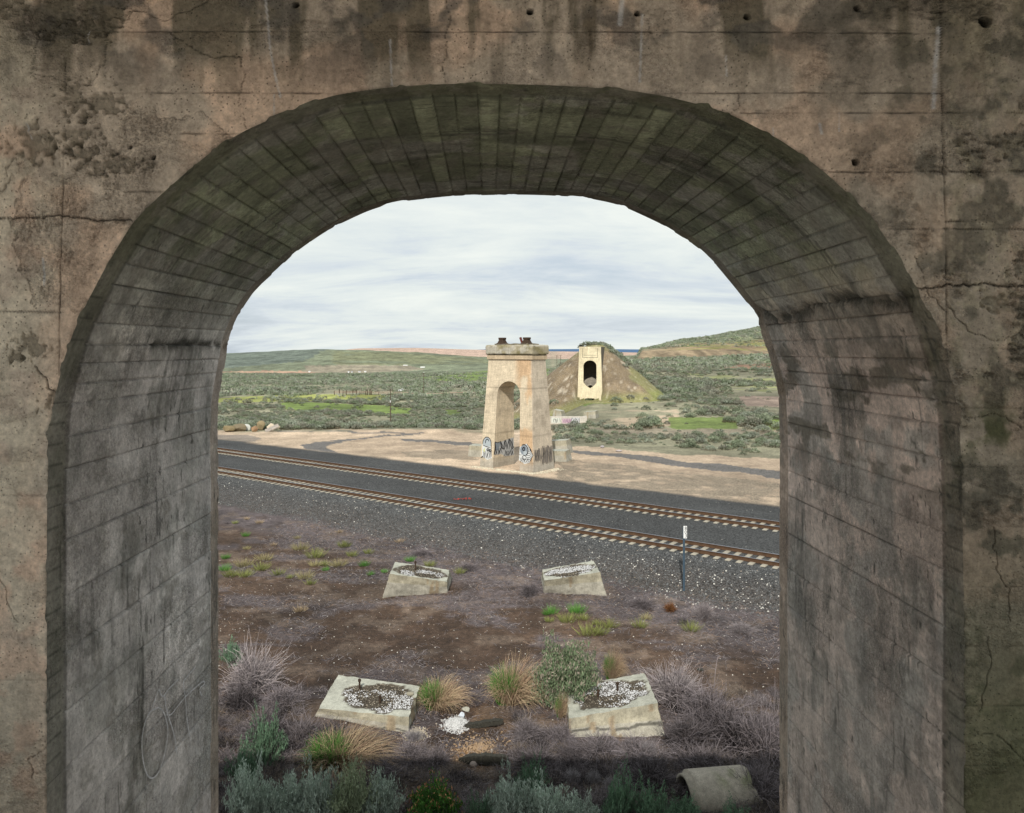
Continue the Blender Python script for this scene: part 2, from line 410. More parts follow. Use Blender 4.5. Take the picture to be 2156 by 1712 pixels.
fpoly([(455, 838), (600, 832), (700, 830), (800, 831), (830, 836), (800, 846), (700, 845), (590, 846), (455, 848)], np.array([0.27, 0.29, 0.085]), 0.95)
fpoly([(937, 863), (968, 863), (966, 878), (940, 876)], green, 0.9)
fpoly([(1160, 840), (1215, 836), (1300, 832), (1330, 842), (1280, 850), (1160, 862)], green*0.85, 0.9, thr=0.35)
fpoly([(1262, 866), (1427, 862), (1440, 896), (1330, 904), (1262, 892)], sand*0.85, 0.85, thr=0.35)
fpoly([(1412, 880), (1560, 878), (1547, 905), (1412, 906)], green*0.8, 0.9, thr=0.3)
fpoly([(1600, 884), (1660, 884), (1660, 906), (1600, 906)], green, 0.9)
fpoly([(1240, 900), (1640, 904), (1640, 922), (1240, 912)], np.array([0.25, 0.21, 0.16]), 0.8)
fpoly([(1555, 834), (1700, 834), (1700, 858), (1562, 856)], np.array([0.36, 0.27, 0.22]), 0.9)
fpoly([(1440, 786), (1640, 796), (1640, 826), (1560, 822), (1430, 800)], np.array([0.22, 0.24, 0.09]), 0.7, thr=0.4)
fpoly([(1508, 778), (1560, 768), (1640, 764), (1640, 778)], np.array([0.26, 0.15, 0.10]), 0.85)
# far plain and hills
tone = (0.75+0.6*n_far[..., None])
m = sst(420, 620, YY)*plain_m
col = mixc(col, np.array([0.155, 0.175, 0.115])*tone, m)
fpoly([(455, 783), (560, 781), (640, 782), (700, 785), (700, 788), (455, 789)], np.array([0.42, 0.27, 0.19]), 0.95, 500)
fpoly([(640, 770), (760, 768), (860, 770), (900, 778), (760, 786), (640, 784)], np.array([0.27, 0.225, 0.17]), 0.75, 500)
fpoly([(860, 796), (940, 790), (1010, 781), (1160, 776), (1160, 800), (1010, 806), (940, 806)], green*0.85, 0.9, 300)
fpoly([(700, 740), (1030, 744), (1030, 770), (700, 768)], np.array([0.17, 0.175, 0.095]), 0.75, 700, 2400, 0.35)
fpoly([(300, 730), (700, 730), (640, 760), (470, 776), (300, 776)], np.array([0.10, 0.125, 0.115]), 0.7, 700, 2400)
m = (YY > 2600)*plain_m; col = mixc(col, np.array([0.43, 0.31, 0.245])*tone, m*1.0)
# right hill: orange cliff band, green slope, sage crest
hill = plain_m*sst(0.19, 0.2, AA)
m = hill*(YY > 425)*(YY < 475); col = mixc(col, np.array([0.22, 0.165, 0.105])*(0.6+0.9*vn(XX*0.35, ZZ*0.1, 4)[..., None]), m*0.9)
m = hill*(YY >= 452)*(YY < 560)*sst(0.22, 0.27, AA); col = mixc(col, np.array([0.215, 0.205, 0.07]), m*sst(0.35, 0.6, n_big)*0.9)
m = hill*(YY >= 455)*(YY < 540)*(1-sst(0.45, 0.62, n_big)); col = mixc(col, np.array([0.235, 0.165, 0.10]), m*0.7)
m = hill*(YY >= 540)*(YY < 2500); col = mixc(col, np.array([0.19, 0.20, 0.115])*tone, m)
V = np.stack([XX, YY, ZZ], -1).reshape(-1, 3)
m_, nt, b = mat('ground_cover'); x = N(nt); co = x.co('Object')
c = x.attr('Col').outputs[0]; g = x.attr('grav').outputs['Fac']; s_ = x.attr('spk').outputs['Fac']
v1 = x.vor(co, 16); v2 = x.vor(co, 7.0); nf = x.noise(co, 5, 8, 0.7); nb = x.noise(co, 0.35, 9, 0.72); nc = x.noise(x.co('Object', (1, 3, 1)), 28, 4, 0.7)
sep = x.n('ShaderNodeSeparateColor'); x.l(v1.outputs['Color'], sep.inputs[0])
sep2 = x.n('ShaderNodeSeparateColor'); x.l(v2.outputs['Color'], sep2.inputs[0])
stone = x.rng(sep.outputs[0], 0, 1, 0.35, 1.7)
soilf = x.m('MULTIPLY', x.rng(nf, 0.3, 0.7, 0.55, 1.45), x.rng(nc, 0.3, 0.7, 0.55, 1.45))
nf2 = x.noise(x.co('Object', (1, .5, 2)), 0.05, 12, 0.75)
soilf = x.m('MULTIPLY', soilf, x.m('MULTIPLY', x.rng(nb, 0.3, 0.7, 0.66, 1.34), x.m('MULTIPLY', x.rng(nf2, 0.38, 0.62, 0.6, 1.4), x.rng(x.noise(x.co('Object', (.6, 1, 2)), 0.012, 12, 0.85), 0.4, 0.6, 0.75, 1.25))))
mixf = x.n('ShaderNodeMix', data_type='FLOAT'); x.l(g, mixf.inputs[0]); x.l(soilf, mixf.inputs[2]); x.l(x.m('MULTIPLY', stone, x.rng(nb, 0.3, 0.7, 0.82, 1.18)), mixf.inputs[3])
cc = x.mul(c, mixf.outputs[0])
white = x.m('MULTIPLY', x.m('GREATER_THAN', x.m('ADD', sep2.outputs[1], x.m('MULTIPLY', s_, 0.34)), 1.0), x.m('LESS_THAN', v2.outputs['Distance'], 0.27))
cc = x.mix(x.m('MULTIPLY', white, 0.85), cc, (0.55, 0.52, 0.47))
x.l(cc, b.inputs['Base Color']); b.inputs['Roughness'].default_value = 0.95
x.bump(x.m('ADD', x.m('MULTIPLY', v1.outputs['Distance'], 1.0), nf), 0.9, 0.05, b)
M_ground = m_
go = obj('ground', mesh('ground', V, grid_faces(nR, nC)[:, ::-1], col.reshape(-1, 3), {'grav': np.clip(grav, 0, 1), 'spk': spk}, True), M_ground)
tag(go, kind='structure')
# ground under and behind the abutment
me = mesh('rear_ground', [(-60, -80, -1.7), (60, -80, -1.7), (60, 9.3, -1.7), (-60, 9.3, -1.7)], [(0, 1, 2, 3)], np.tile(soil, (4, 1)), {'grav': [0]*4, 'spk': [0]*4})
tag(obj('rear_ground', me, M_ground), kind='structure')

# ------------------------------------------------------------------ distant ridge (solid, far off)
def ridge():
    xs = np.linspace(-400, 16000, 160); V = []
    for i, xx in enumerate(xs):
        u = CX+F*xx/24000
        top = H+24000/F*(1.6+0.35*math.sin(xx*0.0007)+0.3*math.sin(xx*0.0021+1))*float(sst(960, 1050, np.array(u)))
        V += [(xx, 21500, -60), (xx, 24000, top), (xx, 27000, -60)]
    Fc = []
    for i in range(len(xs)-1):
        a = 3*i; Fc += [(a, a+3, a+4, a+1), (a+1, a+4, a+5, a+2), (a, a+2, a+5, a+3)]
    return V, Fc
V, Fc = ridge()
tag(obj('distant_ridge', mesh('distant_ridge', V, Fc), plain('haze_blue_ridge', (0.055, 0.115, 0.215), 1.0, 0, 0.15, 0.001)), kind='structure')  # blue of the distance haze put into the ridge colour

# ------------------------------------------------------------------ embankment behind the far abutment
TH = math.radians(13); AC, AS = math.cos(TH), math.sin(TH)
AB = Vector((19.95, 150.0, 0))                      # front centre of the far abutment
def ab_w(s, d, z): return Vector((AB.x+s*AC+d*AS, AB.y-s*AS*1.0+d*AC, z))   # s to the right, d backwards
AX0 = (AB.x+10.5*AS, AB.y+10.5*AC); AD = (0.16, 0.987)
ex, ey = np.meshgrid(np.arange(0, 75, 0.45), np.arange(134, 330, 0.6), indexing='xy')
rx = ex-AX0[0]; ry = ey-AX0[1]; t = rx*AD[0]+ry*AD[1]; q = rx*AD[1]-ry*AD[0]
dist = np.where(t < 0, np.hypot(t, q), np.abs(q)); dist = np.maximum(dist-1.6, 0)
en = fbm(ex*0.25, ey*0.25, 5, 91)
ez = 11.7-0.80*dist+(en-0.5)*0.9*np.clip(dist, 0.3, 1)
gzz = ground_z(ex, ey)
ls = (ex-AB.x)*AC-(ey-AB.y)*AS; ld = (ex-AB.x)*AS+(ey-AB.y)*AC
ez = np.where(np.abs(ls) < 9, np.minimum(ez, np.where(np.abs(ls) < 2.6, 0.9+np.maximum(0, ld+0.3)*1.6, 1.0+np.maximum(0, ld+1.0+np.abs(ls)*0.5)*1.5)), ez)
V = np.stack([ex, ey, np.maximum(ez, gzz-1.5)], -1).reshape(-1, 3)
fc = grid_faces(*ex.shape)
cs = ls.ravel()[fc].mean(1); cd = ld.ravel()[fc].mean(1); up = (ez.ravel()[fc] > gzz.ravel()[fc]-1.2).any(1)
keep = up & ~((np.abs(cs) < 1.95) & (cd > -0.2) & (cd < 6.5)) & ~((np.abs(cs) < 2.1) & (cd < 0.2) & (cd > -0.3))
ecol = np.zeros(ex.shape+(3,))+np.array([0.215, 0.165, 0.105])
ecol = mixc(ecol, np.array([0.17, 0.13, 0.085]), sst(0.45, 0.6, fbm(ex*0.6, ey*0.6, 4, 95)))
ecol = mixc(ecol, np.array([0.46, 0.40, 0.31]), 0.8*sst(0.66, 0.74, fbm(ex*1.9+ey, ey*1.9, 3, 97)))
hgt = ez-gzz
ecol = mixc(ecol, np.array([0.20, 0.22, 0.07]), np.clip(sst(2.4, 0.6, hgt)*0.6+sst(9, 10.8, hgt)*0.5+0.5*(q > 7)*sst(0.5, 0.62, fbm(ex*0.15, ey*0.15, 3, 99)), 0, 0.85))
ecol = mixc(ecol, np.array([0.19, 0.21, 0.12]), sst(2, 6, t)*0.8)
eme = mesh('embankment', V, fc[keep], ecol.reshape(-1, 3), {'grav': np.full(ex.size, 0.45), 'spk': np.full(ex.size, 0.9)}, True)
tag(obj('embankment', eme, M_ground), kind='structure')
def emb_z(X, Y):
    rx = X-AX0[0]; ry = Y-AX0[1]; t = rx*AD[0]+ry*AD[1]; q = rx*AD[1]-ry*AD[0]
    dist = np.where(t < 0, np.hypot(t, q), np.abs(q)); dist = np.maximum(dist-1.6, 0)
    return 11.7-0.80*dist+(fbm(X*0.25, Y*0.25, 5, 91)-0.5)*0.9*np.clip(dist, 0.3, 1), t, q

# ------------------------------------------------------------------ railway tracks
TD = Vector((-SA, CA, 0)); ND = Vector((CA, SA, 0))
def tpt(p, s, z=0): return ND*p+TD*s+Vector((0, 0, z))
RP0 = [(-.072, -.18), (.072, -.18), (.072, -.165), (.012, -.145), (.010, -.045), (.036, -.035), (.036, -.002), (.026, 0), (-.026, 0), (-.036, -.002), (-.036, -.035), (-.010, -.045), (-.012, -.145), (-.072, -.165)]
RP = [(a*1.15, b_*1.12) for a, b_ in RP0]
def make_track(p0, s0, s1, seen, label):
    root = empty('railway_track', tpt(p0, 0, -0.2)); tag(root, label, 'railway track', 'pair of parallel tracks across the valley')
    inv = Matrix.Translation(-root.location)
    ang_ = math.atan2(TD.y, TD.x)
    for q in (-0.755, 0.755):
        V = []; Fc = []; k = len(RP)
        ss = np.linspace(s0, s1, 60)
        for s in ss:
            for a, z in RP: V.append(inv @ tpt(p0+q+a, s, z))
        side = []; top = []
        for i in range(len(ss)-1):
            for j in range(k):
                f = (i*k+j, i*k+(j+1) % k, (i+1)*k+(j+1) % k, (i+1)*k+j); (top if j in (6, 7, 8) else side).append(f)
        o = obj('rail', mesh('rail', V, side+top), M_rail, root); o.data.materials.append(M_railtop)
        for i in range(len(side), len(side)+len(top)): o.data.polygons[i].material_index = 1
    n = int((s1-s0)/0.61); sp = [s0+0.61*i for i in range(n)]
    sp_seen = sorted(sp, key=lambda s: abs(s-seen))[:98]
    def tie_mesh():
        V = []; hw, hl = 0.13, 1.3
        for (l, z) in ((-hl, -.21), (-hl, -.20), (-.95, -.185), (-.45, -.195), (0, -.205), (.45, -.195), (.95, -.185), (hl, -.20), (hl, -.21)):
            V += [(-hw*1.15, l, -.40), (-hw, l, z), (hw, l, z), (hw*1.15, l, -.40)]
        Fc = []
        for i in range(8):
            for j in range(3): Fc.append((i*4+j, (i+1)*4+j, (i+1)*4+j+1, i*4+j+1))
        Fc += [(0, 1, 2, 3), (35, 34, 33, 32)]
        return V, Fc
    tv, tf = tie_mesh(); tm = mesh('tie', tv, tf); tm.materials.append(M_tie)
    rest = []
    for s in sp:
        loc = inv @ tpt(p0+random.uniform(-.03, .03), s+random.uniform(-.02, .02), random.uniform(-.008, .008)); rz = ang_+random.uniform(-.01, .01)
        if s in sp_seen:
            o = bpy.data.objects.new('tie', tm); C.objects.link(o); o.parent = root; o.location = loc; o.rotation_euler = (0, 0, rz)
        else:
            mt = Matrix.Translation(loc) @ Matrix.Rotation(rz, 4, 'Z'); rest.append(([tuple(mt @ Vector(v)) for v in tv], tf))
    if rest:
        V, Fc = join(rest); o = obj('further_ties', mesh('further_ties', V, Fc), M_tie, root); tag(o, kind='stuff')
    return root
make_track(P1, -40, 110, 20, 'nearer railway track with two rusty brown rails on pale concrete ties')
make_track(P2, -40, 130, 28, 'farther railway track with rusty rails, the one closer to the concrete tower')

# ------------------------------------------------------------------ foreground abutment: arched wall
Y1, Y2 = 3.8, 6.15
near_px = [(98,1300),(98.5,1150),(100,1019),(105,885),(116,836),(136,748),(167,669),(200,604),(223,561),(281,464),(337,411),(396,360),(455,311),(515,274),(612,234),(691,202),(776,189),(850,181),(950,176),(1070,177),(1180,180),(1290,187),(1380,198),(1460,216),(1535,239),(1646,295),(1740,364),(1830,450),(1884,529),(1927,604),(1971,689),(2001,787),(2017,856),(2024,954),(2027,1121),(2029,1300)]
far_px = [(463,1300),(460,1150),(460.5,986),(458,900),(458.5,856),(463,820),(471,784),(483,708),(506,655),(540,606),(576,576),(619,533),(690,484),(776,443),(834,426),(942,413),(1030,410.5),(1122,410),(1230,415.5),(1302,430),(1392,471),(1466,518),(1502,551),(1546,604),(1583,650),(1597,684),(1623,761),(1636,810),(1640,839),(1642,954),(1641,1150),(1641,1300)]
def toW(P_, Y): return np.array([((u-CX)/F*Y, H-(v-CY)/F*Y) for u, v in P_])
ZB = H-4.6
def prep(P_, Y):
    a = toW(P_, Y); a[0, 0] = a[1, 0]; 
    a = np.vstack([[a[0, 0], ZB], a, [a[-1, 0], ZB]])
    # resample
    seg = np.hypot(*np.diff(a, axis=0).T); s = np.concatenate([[0], seg.cumsum()]); ss = np.linspace(0, s[-1], 2400)
    x = np.interp(ss, s, a[:, 0]); z = np.interp(ss, s, a[:, 1])
    k = np.hanning(61); k /= k.sum()
    xs_ = np.convolve(np.pad(x, 30, mode='edge'), k, 'valid'); zs_ = np.convolve(np.pad(z, 30, mode='edge'), k, 'valid')
    xs_[:80], zs_[:80], xs_[-80:], zs_[-80:] = x[:80], z[:80], x[-80:], z[-80:]
    return xs_, zs_
nx, nz_ = prep(near_px, Y1); fx_, fz_ = prep(far_px, Y2)
# re-parametrise the far curve so that equal indices face each other (by height on the legs, by angle above)
def param(x, z):
    c = (0.06, H-1.15); a = np.arctan2(z-c[1], -(x-c[0]))
    leg = z < c[1]
    par = np.where(leg & (x < 0), (z-c[1])*0.5, np.where(leg, math.pi-(z-c[1])*0.5, a))
    return par
pn, pf = param(nx, nz_), param(fx_, fz_)
pn = np.maximum.accumulate(pn); pf = np.maximum.accumulate(pf)
fx2 = np.interp(pn, pf+np.arange(len(pf))*1e-9, fx_); fz2 = np.interp(pn, pf+np.arange(len(pf))*1e-9, fz_)
segl = np.hypot(np.diff(nx), np.diff(nz_)); S = np.concatenate([[0], segl.cumsum()]); SL = S[-1]
def prof(s, Y):
    t = (Y-Y1)/(Y2-Y1)
    return (1-t)*np.interp(s, S, nx)+t*np.interp(s, S, fx2), (1-t)*np.interp(s, S, nz_)+t*np.interp(s, S, fz2)
# board joints along the arc: wide boards on the legs, narrow ones over the arch
bounds = [0.0]
zc = lambda s: float(np.interp(s, S, nz_))
while bounds[-1] < SL:
    z0 = zc(bounds[-1]); w = 0.30 if z0 < H-1.0 else (0.17 if z0 < H-0.35 else 0.115)
    bounds.append(bounds[-1]+w*random.uniform(0.86, 1.14))
bounds[-1] = SL; bounds = np.array(bounds)
bt = rng.random(len(bounds)); bo = rng.random(len(bounds))
samp = []
for i in range(len(bounds)-1):
    a, b_ = bounds[i], bounds[i+1]; samp += [a, a+0.004, a+0.010]; samp += list(np.arange(a+0.02, b_-0.014, 0.013)); samp += [b_-0.010, b_-0.004]
samp.append(SL); samp = np.array(samp); sb = np.clip(np.searchsorted(bounds, samp, side='right')-1, 0, len(bounds)-2)
ys = np.concatenate([np.linspace(Y1, 3.945, 13), np.linspace(3.95, 5.96, 190), np.linspace(5.965, Y2, 14)])
SS, YS = np.meshgrid(samp, ys, indexing='ij'); SBI = np.repeat(sb[:, None], len(ys), 1)
px_, pz_ = prof(SS, YS)
e1 = 1e-2; qx, qz = prof(np.clip(SS+e1, 0, SL), YS); rx_, rz_ = prof(np.clip(SS-e1, 0, SL), YS)
tx, tz = qx-rx_, qz-rz_; ln = np.hypot(tx, tz)+1e-9; nxn, nzn = tz/ln, -tx/ln      # normal pointing into the opening
warp = (fbm(YS*3, SS*0+SBI, 3, 5)-0.5)*0.006
dg = np.minimum(np.abs(SS-bounds[SBI]+warp*0), np.abs(SS-bounds[SBI+1]))
strength = 0.12+0.8*hsh(SBI, SBI*0, 9)**1.5
groove = sst(0.0085, 0.001, dg)*(0.4+0.6*sst(0.3, 0.6, fbm(YS*4, SBI*3.1, 3, 15)))
inner = sst(3.935, 3.955, YS)*(1-sst(5.955, 5.975, YS))
wide = (np.interp(SS, S, nz_) < H-0.45)
off = inner*(0.012+(bo[SBI]-0.5)*0.009)-groove*0.013*inner+(fbm(SS*9, YS*9, 4, 22)-0.5)*0.003
chipn = fbm(SS*5+11, YS*3, 4, 24); edge = np.minimum(YS-Y1, Y2-YS)
off -= sst(0.02, 0.0, edge)*0.010*sst(0.55, 0.72, fbm(SS*14+11, YS*3, 4, 24))
off -= 0.012*sst(0.66, 0.76, fbm(SS*7, YS*6, 4, 26))*sst(0.05, 0.0, edge)
px_ = px_+nxn*off; pz_ = pz_+nzn*off
# spalled joint bands (a rough horizontal cold joint on each leg)
uu = CX+F*px_/YS; vv = CY+F*(H-pz_)/YS
hl = pz_-H
jl = (0.09+0.10*(fbm(YS*4, YS*0, 3, 33)-0.5)); jr = (0.27+0.12*(fbm(YS*4+9, YS*0, 3, 34)-0.5))
spl = (px_ < 0)*np.exp(-((hl+0.02-jl*0.6)/0.035)**2)*(YS > 4.4)+(px_ > 0)*np.exp(-((hl-jr)/0.05)**2)
spl = spl*sst(0.3, 0.6, fbm(SS*8, YS*9, 4, 35))
spd = np.where(px_ < 0, 0.010, 0.03); px_ -= nxn*spl*spd; pz_ -= nzn*spl*spd
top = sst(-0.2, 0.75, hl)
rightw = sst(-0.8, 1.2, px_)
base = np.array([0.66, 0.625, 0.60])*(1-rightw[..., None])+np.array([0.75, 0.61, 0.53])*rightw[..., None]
cj = base*(1-top[..., None])+np.array([0.215, 0.235, 0.165])*top[..., None]  # vault coloured darker olive: stain, plus shade put into the colour
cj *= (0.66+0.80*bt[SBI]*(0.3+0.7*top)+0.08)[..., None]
specks = sst(0.70, 0.76, fbm(YS*34, SS*15, 4, 444, 0.6))*(0.3+0.7*sst(0.45, 0.6, fbm(YS*2, SS*2, 3, 445)))
drip = sst(0.62, 0.70, fbm(YS*26, hl*3.5, 5, 446, 0.6))*sst(0.5, 0.6, fbm(YS*2.5+9, SS*1.6, 4, 447))
st = fbm(YS*2.6, SS*2.0, 6, 44, 0.6)
def mixj(c, n, w): return c*(1-w[..., None])+np.asarray(n)*w[..., None]
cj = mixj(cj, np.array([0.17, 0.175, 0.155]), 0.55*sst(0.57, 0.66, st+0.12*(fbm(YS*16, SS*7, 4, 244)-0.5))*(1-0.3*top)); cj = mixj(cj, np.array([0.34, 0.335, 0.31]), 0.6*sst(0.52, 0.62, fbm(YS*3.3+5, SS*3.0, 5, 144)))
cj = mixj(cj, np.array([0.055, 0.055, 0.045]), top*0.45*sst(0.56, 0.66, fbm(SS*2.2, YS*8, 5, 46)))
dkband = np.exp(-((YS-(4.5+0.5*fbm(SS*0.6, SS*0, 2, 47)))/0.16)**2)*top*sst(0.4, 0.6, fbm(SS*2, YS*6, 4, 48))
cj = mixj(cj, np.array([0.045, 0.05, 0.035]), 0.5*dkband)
cj = mixj(cj, np.array([0.05, 0.05, 0.04]), np.clip(spl*0.9, 0, 0.85))
streaks = fbm(YS*14, hl*1.3, 4, 49)
cj = mixj(cj, np.array([0.15, 0.145, 0.13]), 0.5*sst(0.56, 0.7, streaks)*(1-top)*sst(0.4, 0.6, st))
patch = sst(0.55, 0.60, fbm(YS*3, hl*7, 5, 52))*(px_ > 0)*sst(-1.0, -0.6, hl)*sst(0.15, -0.1, hl)
cj = mixj(cj, np.array([0.17, 0.15, 0.115]), patch*0.8)
right_low = sst(-0.3, -2.3, hl)*(px_ > 0)  # right jamb mixes to a darker grey towards its bottom
cj = mixj(cj, np.array([0.34, 0.32, 0.29]), right_low*0.5)
cj = mixj(cj, np.array([0.26, 0.265, 0.255]), 0.4*sst(-0.2, -2.5, hl)*(px_ < 0)*sst(0.4, 0.6, fbm(YS, hl*2, 3, 57)))
cj *= (1-0.72*groove*inner*strength)[..., None]
bandn = sst(3.96, 3.93, YS); bandf = sst(5.94, 5.99, YS)
cj = mixj(cj, np.array([0.125, 0.125, 0.085])*1.0, bandn*0.7); cj = mixj(cj, np.array([0.30, 0.225, 0.16])*(1-0.55*top[..., None]), bandf*0.6)
cj *= (1-0.5*np.exp(-((YS-3.948)/0.007)**2))[..., None]
tick = (np.abs((hl*9.5) % 1-0.5) < 0.035)*(YS < 3.93)*(hl < 0.3); cj *= (1-0.45*tick)[..., None]
jr_ = np.clip(sst(0.5, 0.6, fbm(YS*2.2+3, SS*2.5, 5, 344))*0.8+spl+0.1, 0, 1)
cj = mixj(cj, np.array([0.07, 0.07, 0.06]), np.clip(specks*0.8+drip*0.6, 0, 0.85)); scuff = sst(0.60, 0.66, fbm(YS*5, SS*11, 5, 448))*sst(0.5, 0.6, fbm(YS*1.5, SS*1.5+4, 3, 449)); cj *= (1+0.28*scuff)[..., None]
flake = sst(0.585, 0.60, fbm(YS*7, SS*7, 6, 345, 0.6)); cj = mixj(cj, np.array([0.24, 0.225, 0.195])*1.0, flake*0.4)
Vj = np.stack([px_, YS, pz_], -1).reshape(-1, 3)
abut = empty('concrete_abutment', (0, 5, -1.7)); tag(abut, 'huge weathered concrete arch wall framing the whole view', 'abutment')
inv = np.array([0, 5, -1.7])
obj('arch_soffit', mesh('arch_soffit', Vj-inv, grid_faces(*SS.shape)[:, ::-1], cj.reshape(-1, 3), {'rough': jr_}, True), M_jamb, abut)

# front wall face (towards the camera), dense so cracks and spalls are real relief
nt_, nr_ = 2200, 270
si = np.linspace(0, SL, nt_)
cx0, cz0 = prof(si, np.full(nt_, Y1))
fr_x = np.interp(si, samp, px_[:, 0]); fr_z = np.interp(si, samp, pz_[:, 0])
LX, RX, TZ = -2.9, 3.1, H+1.88
Cc = (0.06, H-1.15)
ox = np.empty(nt_); oz = np.empty(nt_)
for i in range(nt_):
    dx, dz = cx0[i]-Cc[0], cz0[i]-Cc[1]
    if cz0[i] < Cc[1]: ox[i] = LX if dx < 0 else RX; oz[i] = cz0[i]
    else:
        ts = []
        if dx < 0: ts.append((LX-Cc[0])/dx)
        if dx > 0: ts.append((RX-Cc[0])/dx)
        if dz > 0: ts.append((TZ-Cc[1])/dz)
        tt = min(ts); ox[i] = Cc[0]+dx*tt; oz[i] = Cc[1]+dz*tt
R = np.linspace(0, 1, nr_)[None, :]
wx = fr_x[:, None]*(1-R)+ox[:, None]*R; wz = fr_z[:, None]*(1-R)+oz[:, None]*R
U = CX+F*wx/Y1; Vd = CY+F*(H-wz)/Y1
wob = (fbm(U*0.02, Vd*0.02, 4, 61)-0.5)
def line(P_, w, rough=3.0, f=0.03):
    du = (fbm(U*f, Vd*f, 4, 63)-0.5)*rough*2; dv = (fbm(U*f+50, Vd*f+50, 4, 64)-0.5)*rough*2
    return sst(w*1.6, w*0.4, segdist(U+du, Vd+dv, P_))
dep = (fbm(U*0.03, Vd*0.03, 5, 65)-0.5)*0.006
cw = np.zeros(U.shape+(3,))+np.array([0.62, 0.485, 0.385])
nA = fbm(U*0.006, Vd*0.006, 5, 66); nB = fbm(U*0.02, Vd*0.02, 5, 67); nV = fbm(U*0.018, Vd*0.0022, 5, 68); nD = fbm(U*0.05, Vd*0.05, 5, 69)
cw = mixj(cw, np.array([0.49, 0.44, 0.375]), sst(0.42, 0.58, nA)*0.8)
cw = mixj(cw, np.array([0.58, 0.535, 0.44]), sst(170, 20, U)*sst(0.35, 0.55, nB)*0.8)
topst = sst(260, 10, Vd)
cw = mixj(cw, np.array([0.15, 0.135, 0.10]), np.clip(topst*1.15*sst(0.42, 0.62, nV)+0.35*topst*sst(0.45, 0.6, nB), 0, 0.88))
cw = mixj(cw, np.array([0.13, 0.125, 0.115]), topst*sst(0.52, 0.62, fbm(U*0.012+9, Vd*0.014, 5, 70))*0.75)
cw = mixj(cw, np.array([0.09, 0.065, 0.04]), sst(120, 60, np.abs(U-1300-0.1*Vd+wob*60))*sst(260, 20, Vd)*sst(0.45, 0.65, nV)*0.9)
rt = sst(1500, 2120, U)
cw = mixj(cw, np.array([0.175, 0.155, 0.115]), rt*0.62)
cw = mixj(cw, np.array([0.10, 0.095, 0.075]), rt*sst(0.50, 0.64, nB)*0.75)
cw = mixj(cw, np.array([0.30, 0.27, 0.20]), sst(1990, 2010, U)*sst(0.52, 0.62, nD)*sst(1100, 800, Vd)*0.55)
cw = mixj(cw, np.array([0.15, 0.155, 0.085]), sst(1960, 2050, U)*sst(1000, 1650, Vd)*0.8)
cw = mixj(cw, np.array([0.10, 0.105, 0.055]), np.exp(-(((U-2095)/90)**2+((Vd-905)/50)**2))*sst(0.4, 0.55, nB)*1.2*(U > 2000)*0.8)
# rough, honeycombed area at the upper left
rg = inpoly(U+wob*120, Vd+wob*90, [(120, 230), (200, 215), (420, 230), (500, 300), (340, 430), (150, 640), (60, 640), (20, 460), (90, 320)])
rgs = rg*sst(0.35, 0.55, fbm(U*0.01, Vd*0.01, 3, 72))*1.0
pits = sst(0.50, 0.68, fbm(U*0.26, Vd*0.26, 3, 73))*sst(0.42, 0.58, fbm(U*0.03, Vd*0.03, 3, 173))
dep -= rgs*(0.004+0.009*pits); cw *= (1-0.30*rgs*pits)[..., None]
rr = rt*sst(0.5, 0.62, fbm(U*0.012+4, Vd*0.012, 3, 74))*sst(1300, 950, Vd); pr = sst(0.5, 0.68, fbm(U*0.06, Vd*0.16, 4, 75)); dep -= rr*0.014*pr; cw *= (1-0.35*rr*pr)[..., None]
for (a, b_, r0, r1) in ((130, 25, 90, 42), (165, 62, 55, 22), (155, 205, 26, 34), (215, 215, 36, 22), (90, 300, 55, 30), (150, 285, 40, 22), (240, 345, 60, 16), (180, 318, 50, 14), (70, 735, 30, 18), (30, 750, 14, 10), (128, 850, 30, 20), (2095, 635, 22, 20), (2088, 790, 16, 5)):
    h_ = sst(1.25, 0.7, np.hypot((U-a)/r0, (Vd-b_)/r1)+(fbm(U*0.09, Vd*0.09, 4, 174)-0.5)*3.2)
    dep -= h_*0.018; cw = mixj(cw, np.array([0.17, 0.155, 0.12])*(0.4+1.1*fbm(U*0.25, Vd*0.25, 3, 175)[..., None]), h_*0.65)
joints = [[(150, 66), (600, 66), (1000, 67), (1500, 67), (1984, 70)], [(165, 195), (470, 195), (710, 196)], [(1380, 196), (1700, 195), (1984, 196)], [(380, 281), (505, 282)], [(262, 403), (360, 404)], [(1560, 238), (1990, 237), (2156, 237)], [(1745, 362), (1985, 361), (2400, 359)], [(1868, 482), (2400, 482)], [(1990, 467), (2080, 462)], [(1984, -100), (1981, 60), (1984, 240), (1989, 400), (1993, 600), (1992, 740)], [(138, 60), (136, 200), (133, 330), (126, 560), (124, 790)], [(0, 656), (124, 657), (200, 655)], [(0, 833), (116, 833)], [(-200, 914), (110, 915)], [(-200, 1043), (100, 1044)], [(-200, 1172), (100, 1172)], [(-200, 1432), (100, 1432)], [(-200, 1561), (100, 1561)], [(-200, 1692), (100, 1692)], [(1975, 734), (2400, 735)], [(2015, 860), (2400, 859)], [(2020, 983), (2400, 984)], [(2024, 1109), (2400, 1109)], [(2026, 1235), (2400, 1235)], [(2026, 1361), (2400, 1361)], [(2026, 1487), (2400, 1487)], [(2026, 1612), (2400, 1612)], [(0, 145), (135, 145)], [(-200, 18), (60, 18)]]
for i, j in enumerate(joints):
    k = line(j, 1.5, 1.6)*(0.35 if i > 11 else 0.7)*(0.3+0.9*sst(0.35, 0.6, fbm(U*0.02+i, Vd*0.02, 3, 80))); dep -= k*0.012; cw *= (1-0.62*k)[..., None]
